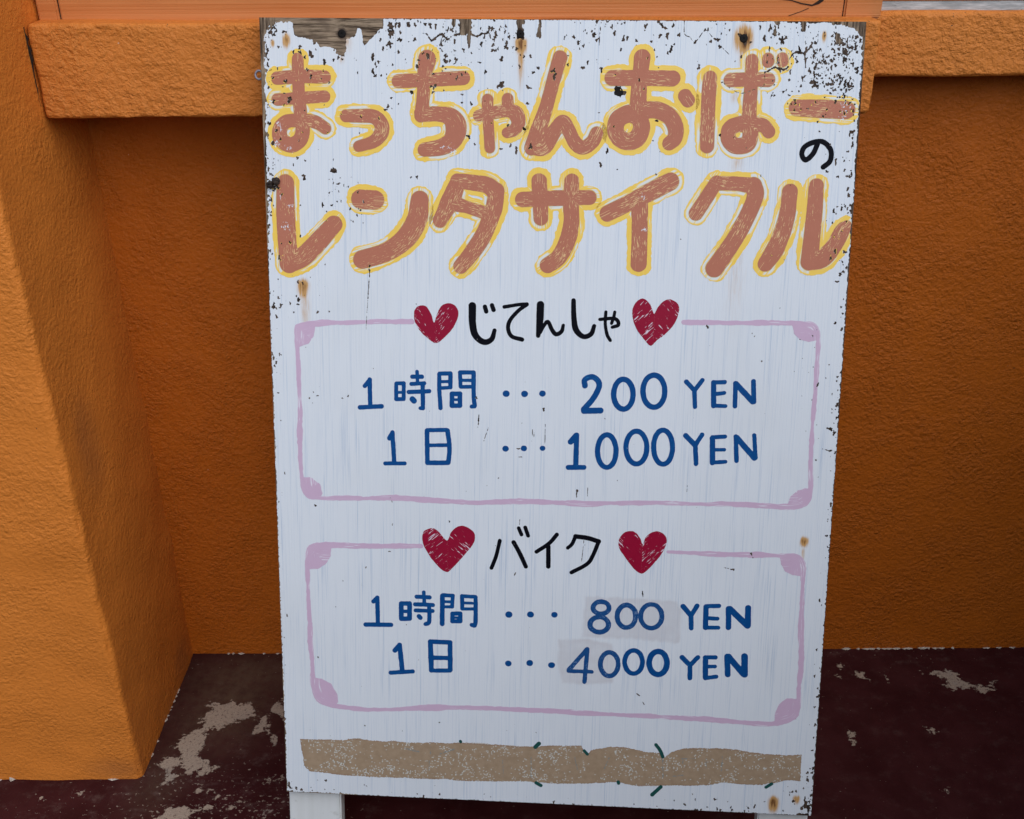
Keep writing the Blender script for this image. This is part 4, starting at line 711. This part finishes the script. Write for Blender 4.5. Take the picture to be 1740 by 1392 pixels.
# crumbs of bare plaster along the foot of the wall and the pillar
def crumbs(spans, name):
    V, F = [], []
    for (xa, ya, xb, yb, n, s, nx_, ny_) in spans:
        for k in range(n):
            t = rng.random()
            x, y = xa + (xb - xa) * t, ya + (yb - ya) * t
            L, hgt, dep = s * (0.5 + 1.3 * rng.random()), s * (0.25 + 0.35 * rng.random()), 0.0035
            tx, ty = (xb - xa), (yb - ya)
            l = math.hypot(tx, ty); tx, ty = tx / l, ty / l
            b0 = len(V)
            m = 8
            V.append((x - nx_ * dep * 0.5 + nx_ * dep, y - ny_ * dep * 0.5 + ny_ * dep, hgt * 0.45))
            for i in range(m):
                a = math.pi * i / (m - 1)
                rr = 0.75 + 0.5 * rng.random()
                V.append((x + tx * L * math.cos(a) * rr - nx_ * 0.001, y + ty * L * math.cos(a) * rr - ny_ * 0.001, max(0.0003, hgt * math.sin(a) * rr)))
            F += [(b0, b0 + 1 + i, b0 + 2 + i) for i in range(m - 1)]
            V2 = len(V)
            V.append((x + nx_ * dep, y + ny_ * dep, 0.0004))
            F += [(b0, b0 + m, V2), (b0, V2, b0 + 1)]
    return tag(mesh_obj(name, V, F, M_CHALK, house, world_space=True), kind='stuff')
crumbs([(0.30, WALL_Y, 0.95, WALL_Y, 36, 0.0045, 0, -1), (0.46, WALL_Y, 0.70, WALL_Y, 12, 0.007, 0, -1), (-0.50, WALL_Y, -0.30, WALL_Y, 14, 0.004, 0, -1),
        (-0.9, PIL_Y, -0.56, PIL_Y, 13, 0.007, 0, -1), (SIDE_X, 1.06, SIDE_X, 1.20, 12, 0.005, 1, 0)], 'bare_plaster')

# ------------------------------------------------------------------ the sign board
P0 = Vector((-0.263919, 1.143847, 1.000326)); UX = Vector((0.997399, -0.071970, -0.003817)); UY = Vector((0.024655, 0.290956, 0.956419)); UZ = Vector((-0.067723, -0.954026, 0.291974))
def to_world(u, v, w=0.0):
    return P0 + UX * (u / 1000) - UY * (v / 1000) + UZ * (w / 1000)
# foot of the sign: where the middle of the two legs meets the floor
def foot_v(u, w):
    p = to_world(u, 0, w)
    return p.z / UY.z * 1000
U_MID = 329.0
V_FOOT = foot_v(U_MID, -22)
base = to_world(U_MID, V_FOOT, -22)
sign = empty('sign_board', Matrix(((UX.x, UY.x, UZ.x, base.x), (UX.y, UY.y, UZ.y, base.y), (UX.z, UY.z, UZ.z, base.z), (0, 0, 0, 1))))
tag(sign, 'weathered white hand-painted plywood sign board on two legs, leaning on the window sill', 'sign')
def loc(u, v, w=0.0):
    return ((u - U_MID) / 1000, (V_FOOT - v) / 1000, (w + 22) / 1000)
def loc_n(V, w):
    V = np.asarray(V)
    return np.stack([(V[:, 0] - U_MID) / 1000, (V_FOOT - V[:, 1]) / 1000, np.full(len(V), (w + 22) / 1000)], 1)

# fields on a 0.6 mm lattice: where the white coat has come off
G = 0.6
NX, NY = int(664 / G), int(926 / G)
X0, Y0 = -6.0, -6.0
GX, GY = np.meshgrid(X0 + G * np.arange(NX), Y0 + G * np.arange(NY))
quad = np.array(QUAD)
outer = np.full(GX.shape, 1e9)
for (x0, y0), (x1, y1) in zip(quad, np.roll(quad, -1, 0)):
    L = math.hypot(x1 - x0, y1 - y0)
    outer = np.minimum(outer, ((x1 - x0) * (GY - y0) - (y1 - y0) * (GX - x0)) / L)
N1 = fbm(GX / 5, GY / 7, 3, 4)
N2 = fbm(GX / 1.6, GY / 2.2, 13, 2)
off = np.full(GX.shape, -9.0)                    # mm, + where the coat is gone
def window(xa, ya, xb, yb):
    i0, i1 = max(0, int((xa - X0) / G)), min(NX, int((xb - X0) / G) + 2)
    j0, j1 = max(0, int((ya - Y0) / G)), min(NY, int((yb - Y0) / G) + 2)
    return slice(j0, j1), slice(i0, i1)
barewood = np.full(GX.shape, -9.0)
for k, p in enumerate(PEEL):
    p = np.array(p)
    w = window(*(p.min(0) - 8), *(p.max(0) + 8))
    v = poly_field(p, GX[w].ravel(), GY[w].ravel()).reshape(GX[w].shape)
    amp = 2.6 if k == 0 else 6.5
    v = v + (N1[w] - 0.5) * amp + (N2[w] - 0.5) * (3.6 if k else 2.0)
    off[w] = np.maximum(off[w], v)
    barewood[w] = np.maximum(barewood[w], v)
# worn left and right edges, bottom edge
lim = 0.4 + np.where(GX < 100, 3.8 * np.clip(1 - GY / 330, 0.10, 1), 0) + np.where(GX > 560, 1.4 * np.clip(1 - GY / 600, 0.15, 1), 0)
wear_e = lim * (0.35 + 1.5 * fbm(GX / 6, GY / 14, 23, 3)) - outer + (N2 - 0.5) * 2.4
off = np.maximum(off, wear_e)
barewood = np.maximum(barewood, np.where(GX < 100, wear_e + 1.0, -9))
S = Strokes(CRACK, step=4)
for a, bb in zip(S.A, S.B):
    w = window(min(a[0], bb[0]) - 4, min(a[1], bb[1]) - 4, max(a[0], bb[0]) + 4, max(a[1], bb[1]) + 4)
    d = bb[:2] - a[:2]
    dx, dy = GX[w] - a[0], GY[w] - a[1]
    t = np.clip((dx * d[0] + dy * d[1]) / max(1e-9, d @ d), 0, 1)
    rr = a[2] + (bb[2] - a[2]) * t
    v = np.maximum(rr * 0.8, 0.28) - np.hypot(dx - t * d[0], dy - t * d[1]) + (N2[w] - 0.5) * np.minimum(2.2, rr * 2.4)
    off[w] = np.maximum(off[w], v)
def chip(x, y, rx, ry, seed):
    m = max(rx, ry) * 1.5 + 1
    w = window(x - m, y - m, x + m, y + m)
    dx, dy = (GX[w] - x), (GY[w] - y)
    if dx.size == 0:
        return
    a = np.arctan2(dy, dx)
    wob = 1 + 0.26 * np.sin(2 * a + seed) + 0.24 * np.sin(3 * a + seed * 2.3) + 0.2 * np.sin(5 * a + seed * 4.1) + 0.9 * (N2[w] - 0.5)
    v = min(rx, ry) * (wob - np.hypot(dx / rx, dy / ry))
    off[w] = np.maximum(off[w], v)
for k, c in enumerate(CHIP):
    chip(*c, k * 1.7)
def scatter(n, u0, v0, u1, v1, rmax, fall=None):
    for _ in range(n):
        u, v = u0 + (u1 - u0) * rng.random(), v0 + (v1 - v0) * rng.random()
        if fall:
            p = fall(u, v)
            if rng.random() > p:
                continue
        r = 0.24 + rmax * rng.random() ** 3.5
        chip(u, v, r * (0.7 + 0.5 * rng.random()), r * (0.8 + 0.9 * rng.random()), rng.random() * 6)
clump = lambda u, v: float(np.clip((fbm(np.array([u / 22]), np.array([v / 22]), 41, 3)[0] - 0.38) * 4, 0, 1))
scatter(2000, 0, 0, 640, 66, 1.5, lambda u, v: clump(u, v) * np.clip(1.15 - v / 58, 0, 1))
scatter(1100, 120, 5, 330, 80, 1.4, lambda u, v: clump(u, v) * np.clip(1.2 - v / 75, 0, 1))
scatter(3600, 535, 0, 640, 100, 1.1, lambda u, v: np.clip((u - 530) / 85, 0, 1) * np.clip(1.25 - v / 85, 0, 1) * (0.35 + clump(u, v)))
scatter(700, 608, 20, 638, 260, 1.5, lambda u, v: np.clip((u - 606) / 26, 0, 1) * (0.25 + clump(u, v)) * np.clip(1.3 - v / 240, 0.2, 1))
scatter(1500, 3, 10, 30, 400, 1.6, lambda u, v: np.clip(1.1 - (u - 4) / 20, 0, 1) ** 2 * np.clip(1.2 - v / 420, .1, 1) * (0.3 + clump(u, v)))
scatter(300, 4, 300, 30, 905, 1.0, lambda u, v: np.clip(1.1 - (u - 5) / 16, 0, 1) ** 2)
scatter(90, 68, 165, 112, 215, 1.1)
scatter(40, 20, 260, 75, 350, 0.9)
scatter(500, 8, 888, 648, 910, 1.3, lambda u, v: clump(u, v) * np.clip((v - 880) / 25, 0, 1))
scatter(300, 600, 830, 650, 908, 1.5, lambda u, v: np.clip((u - 590) / 55, 0, 1) * clump(u, v))
scatter(450, 634, 250, 650, 900, 1.2, lambda u, v: np.clip((u - 630 - v * 0.011) / 8, 0, 1))
scatter(160, 590, 310, 640, 470, 0.9, lambda u, v: np.clip((u - 585) / 50, 0, 1) * clump(u, v))
scatter(70, 20, 60, 620, 160, 1.0)
scatter(150, 20, 90, 630, 880, 0.45)
for u, v in SCREW:
    chip(u, v, 4.2, 4.6, u)
for u, v, r in HOLE:
    chip(u, v, r * 1.02, r * 1.0, 0.3)

coat = np.minimum(outer - 0.25 - 0.5 * N2, -off)
rust = np.zeros(GX.shape)
for (u, v, rx, ru, rd, s) in RUST:
    w = window(u - 3 * rx, v - 3 * ru, u + 3 * rx, v + 3 * rd)
    dy = GY[w] - v
    rust[w] = np.maximum(rust[w], s * np.exp(-((GX[w] - u) / rx) ** 2 * 1.2 - np.where(dy < 0, dy / ru, dy / rd) ** 2 * 1.2))
patch = np.zeros(GX.shape)
for p in PATCH:
    p = np.array(p)
    w = window(*(p.min(0) - 8), *(p.max(0) + 8))
    v = poly_field(p, GX[w].ravel(), GY[w].ravel()).reshape(GX[w].shape)
    patch[w] = np.maximum(patch[w], np.clip((v + 1.5 + (N1[w] - .5) * 4) / 3.5, 0, 1) * (0.75 + 0.25 * np.clip(1 - v / 6, 0, 1)))
keep = ((rust > 0.02) | (patch > 0.02))[:-1, :-1]
V, F, rims = marching(coat, X0, Y0, G, (16, 8, 4, 2), keep, True)
def samp(A, V):
    i = np.clip(np.round((V[:, 0] - X0) / G).astype(int), 0, NX - 1)
    j = np.clip(np.round((V[:, 1] - Y0) / G).astype(int), 0, NY - 1)
    return A[j, i]
ra, pa = samp(rust, V), samp(patch, V)
v3 = loc_n(V, 0.45)
low = sorted({i for e in rims for i in e})
li = {i: len(V) + k for k, i in enumerate(low)}
v3 = np.vstack([v3, loc_n(V[low], -0.05)])
F = F + [[a, bq, li[bq], li[a]] for a, bq in rims]
z_ = lambda a: np.concatenate([a, a[low]])
mesh_obj('paint_coat', v3, F, M_WHITE, sign, attrs={'rust': z_(ra), 'patch': z_(pa)})

# plywood panel below it
pv, pf, at1, at2 = [], [], [], []
nu, nv = 160, 226
for j in range(nv + 1):
    t = j / nv
    for i in range(nu + 1):
        s = i / nu
        c = (quad[0] * (1 - s) + quad[1] * s) * (1 - t) + (quad[3] * (1 - s) + quad[2] * s) * t
        pv.append(c)
pv = np.array(pv)
bw = samp(barewood, pv)
bl = sum(np.roll(np.roll(barewood, a, 0), c, 1) for a in (-3, 0, 3) for c in (-3, 0, 3)) / 9
bw = samp(bl, pv)
at1 = np.clip(bw / 2.0 + 0.75, 0, 1)
for u, v in SCREW:
    at1 *= np.clip((np.hypot(pv[:, 0] - u, pv[:, 1] - v) - 4.0) / 4.0, 0, 1)
at2 = np.clip((pv[:, 0] - 14) / 4, 0, 1) * np.clip((175 - pv[:, 0]) / 4, 0, 1)
W1 = nu + 1
pf = [(j * W1 + i, (j + 1) * W1 + i, (j + 1) * W1 + i + 1, j * W1 + i + 1) for j in range(nv) for i in range(nu)]
front = loc_n(pv, 0)
ring = [i for i in range(W1)] + [j * W1 + nu for j in range(1, nv + 1)] + [nv * W1 + i for i in range(nu - 1, -1, -1)] + [j * W1 for j in range(nv - 1, 0, -1)]
nb = len(pv)
verts = np.vstack([front, loc_n(pv[ring], -12)])
for k in range(len(ring)):
    a, c = ring[k], ring[(k + 1) % len(ring)]
    pf.append((a, c, nb + (k + 1) % len(ring), nb + k))
pf.append(tuple(nb + k for k in range(len(ring))))
ext = lambda a: np.concatenate([a, a[ring]])
mesh_obj('plywood_panel', verts, pf, M_WOOD, sign, attrs={'bare': np.concatenate([at1, np.full(len(ring), 0.55)]), 'across': ext(at2)})

# painted marks
def paint_mesh(name, st, mat, w, grow=0.0, wob=0.35, parent=sign, seed=0, g=0.9, cut=0.0, extra=None, rough=(9, 1.7)):
    lo, hi = st.lo - grow - 2.5, st.hi + grow + 2.5
    nx_, ny_ = int((hi[0] - lo[0]) / g) + 2, int((hi[1] - lo[1]) / g) + 2
    x, y = np.meshgrid(lo[0] + g * np.arange(nx_), lo[1] + g * np.arange(ny_))
    d, al, ac = st.ev(x, y)
    f = d.reshape(x.shape) + grow + (fbm(x / rough[0], y / rough[0], seed + 3, 2) - 0.5) * 2 * wob + (vnoise(x / rough[1], y / rough[1], seed + 8) - 0.5) * wob * 0.9
    VV = np.stack([x.ravel(), y.ravel()], 1)
    hole = np.minimum(samp(outer, VV) - 0.5, -samp(off, VV) - cut).reshape(x.shape)
    f = np.minimum(f, hole)
    V, F, _ = marching(f, lo[0], lo[1], g)
    if not len(V):
        return None
    d, al, ac = st.ev(V[:, 0], V[:, 1])
    at = {'brush': np.stack([al, ac, np.full(len(V), seed * 7.13)], 1), 'edge': -d}
    we = np.zeros(len(V))
    for (u, v, r) in WEAR:
        we = np.maximum(we, 0.62 * np.exp(-(((V[:, 0] - u) ** 2 + (V[:, 1] - v) ** 2) / (r * r))))
    at['wear'] = we
    if extra:
        at.update(extra(V, d))
    return mesh_obj(name, loc_n(V, w), F, mat, parent, attrs=at)

for k, s in enumerate(LET):
    st = Strokes(s)
    o = paint_mesh('letter', st, M_BROWN, 0.75, 0.0, 0.3, seed=k)
    q = paint_mesh('outline', st, M_OUT, 0.60, 5.3, 1.5, seed=k + 40, rough=(13, 2.6))
    q.parent = o
for k, s in enumerate(BLACK):
    paint_mesh('letter', Strokes(s), M_BLACK, 0.65, 0.0, 0.14, seed=100 + k, g=0.45)
for nm, lst, sd in (('character', KAN, 150), ('letter', LAT, 170), ('dot', DOT, 250)):
    for k, s in enumerate(lst):
        paint_mesh(nm, Strokes(s, step=1.0), M_BLUE, 0.65, 0.0, 0.22, seed=sd + k, g=0.45, rough=(6, 1.7))
for k, s in enumerate(DIG):
    thin = k in THIN
    paint_mesh('digit', Strokes(s, step=1.0), M_BLUE2 if thin else M_BLUE, 0.65, 0.0, 0.3 if thin else 0.22, seed=200 + k, g=0.45, rough=(6, 1.7))
for k, p in enumerate(HEART):
    q = smooth_path([(a, c, 0) for a, c in p] + [(p[0][0], p[0][1], 0)], 1.2)[:-1, :2]
    st = Strokes([], [q])
    ang = (0.9, -0.8, -0.7, 0.8)[k]
    def heart_attr(V, d, ang=ang, q=q):
        c = q.mean(0)
        a2 = np.where(V[:, 0] < c[0], ang, -ang)
        ca, sa = np.cos(a2), np.sin(a2)
        return {'brush': np.stack([V[:, 0] * ca + V[:, 1] * sa, -V[:, 0] * sa + V[:, 1] * ca, np.full(len(V), k * 3.3)], 1)}
    paint_mesh('heart', st, M_RED, 0.65, 0.0, 0.35, seed=300 + k, g=0.5, extra=heart_attr)
for k, bd in enumerate(BORD):
    paint_mesh('border', Strokes(bd['st'], bd['poly'], 4.0), M_PINK, 0.58, 0.15, 0.75, seed=320 + k, g=0.7, rough=(11, 3.5))
gh = Strokes(GHOST, step=2.0)
tp = Strokes([], [TAPE])
def tape_attr(V, d):
    g = gh.ev(V[:, 0], V[:, 1])[0]
    return {'ghost': np.clip(0.5 + g / 2.0, 0, 1), 'edge': d}
tag(paint_mesh('tape_residue', tp, M_TAPE, 0.66, 0.0, 1.5, seed=340, g=0.6, cut=-20, extra=tape_attr, rough=(16, 1.3)), 'tan strip of old tape glue along the bottom')
for k, s in enumerate(GREEN):
    paint_mesh('stroke_end', Strokes([s]), M_GREEN, 0.72, 0.0, 0.15, seed=350 + k, g=0.45)

# screws, bored holes, hardened lump, screw eye
def lathe(name, prof, mat, at_uvw, n=24, parent=sign, cross=False):
    V, F = [], []
    x0, y0, z0 = loc(*at_uvw)
    for (r, z) in prof:
        for i in range(n):
            a = 2 * math.pi * i / n
            rr = r
            if cross and r < 2.0:
                k = abs(((a / (math.pi / 2)) + 0.5) % 1 - 0.5)
                rr = r * (1.0 if k < 0.12 else 0.45)
            V.append((x0 + rr / 1000 * math.cos(a), y0 + rr / 1000 * math.sin(a), z0 + z / 1000))
    for k in range(len(prof) - 1):
        for i in range(n):
            a, c = k * n + i, k * n + (i + 1) % n
            F.append((a, c, c + n, a + n))
    F.append(tuple((len(prof) - 1) * n + i for i in range(n)))
    return mesh_obj(name, V, F, mat, parent, smooth=False)
for u, v in SCREW:
    lathe('screw', [(4.4, 0.02), (4.3, 0.55), (3.9, 0.95), (3.0, 1.1), (1.9, 1.12), (1.5, 0.4), (1.3, 0.3)], M_IRON, (u, v, 0), cross=True)
for u, v, r in HOLE:
    lathe('plugged_hole', [(r, 0.05), (r * 0.96, 0.5), (r * 0.8, 0.7), (r * 0.5, 0.55), (r * 0.2, 0.5)], M_IRON, (u, v, 0))
import bmesh
bm = bmesh.new()
for (u, v, r), zz in zip(LUMP, (2.5, 3.5, 1.5)):
    mt = Matrix.Translation(loc(u, v, zz)) @ Matrix.Diagonal((r / 1000 * 1.05, r / 1000 * 1.0, r / 1000 * 0.85, 1))
    bmesh.ops.create_icosphere(bm, subdivisions=3, radius=1, matrix=mt)
lv = np.array([v.co[:] for v in bm.verts])
nn = (vnoise(lv[:, 0] * 700, lv[:, 1] * 700 + lv[:, 2] * 300, 5) - 0.5) * 0.0022
for v, d in zip(bm.verts, nn):
    v.co += v.normal * d
me = bpy.data.meshes.new('dried_lump')
bm.to_mesh(me); bm.free()
me.materials.append(M_MUD)
lump = bpy.data.objects.new('dried_lump', me); col.objects.link(lump); lump.parent = sign

V, F = [], []
ex, ey, ez = loc(EYE[0] - 0.3, EYE[1], -6)
Rm, rm, n1, n2 = EYE[2] / 1000 * 1.0, 0.00115, 28, 10
for i in range(n1):
    a = 2 * math.pi * i / n1
    for j in range(n2):
        t = 2 * math.pi * j / n2
        V.append((ex + (Rm + rm * math.cos(t)) * math.cos(a), ey + (Rm + rm * math.cos(t)) * math.sin(a) * 1.12, ez + rm * math.sin(t)))
for i in range(n1):
    for j in range(n2):
        F.append((i * n2 + j, ((i + 1) % n1) * n2 + j, ((i + 1) % n1) * n2 + (j + 1) % n2, i * n2 + (j + 1) % n2))
bq = len(V)
for s in (0, 1):
    for j in range(n2):
        t = 2 * math.pi * j / n2
        V.append((ex + Rm - 0.0004 + s * 0.006, ey + rm * math.cos(t), ez + rm * math.sin(t)))
F += [(bq + j, bq + (j + 1) % n2, bq + n2 + (j + 1) % n2, bq + n2 + j) for j in range(n2)]
mesh_obj('screw_eye', V, F, M_GALV, sign, True)

# legs: boards fixed behind the panel, cut level with the floor
for k, ((ua, va), (ub, vb)) in enumerate(LEG):
    V = []
    ui, uo = (ua, ub)
    top = 330.0
    for u in (ui, uo):
        for w in (-12.4, -32.4):
            V.append(loc(u - (8.5 if k else 4.0), top, w))
            V.append(loc(u, foot_v(u, w), w))
    bm = bmesh.new()
    vb_ = [bm.verts.new(p) for p in V]
    for f in ((0, 1, 5, 4), (2, 6, 7, 3), (0, 2, 3, 1), (4, 5, 7, 6), (0, 4, 6, 2), (1, 3, 7, 5)):
        bm.faces.new([vb_[i] for i in f])
    bmesh.ops.recalc_face_normals(bm, faces=bm.faces)
    bmesh.ops.bevel(bm, geom=[e for e in bm.edges if e.calc_length() > 0.3], offset=0.0018, segments=2, affect='EDGES')
    me = bpy.data.meshes.new('leg')
    bm.to_mesh(me); bm.free()
    me.materials.append(M_LEG)
    o = bpy.data.objects.new('leg', me); col.objects.link(o); o.parent = sign
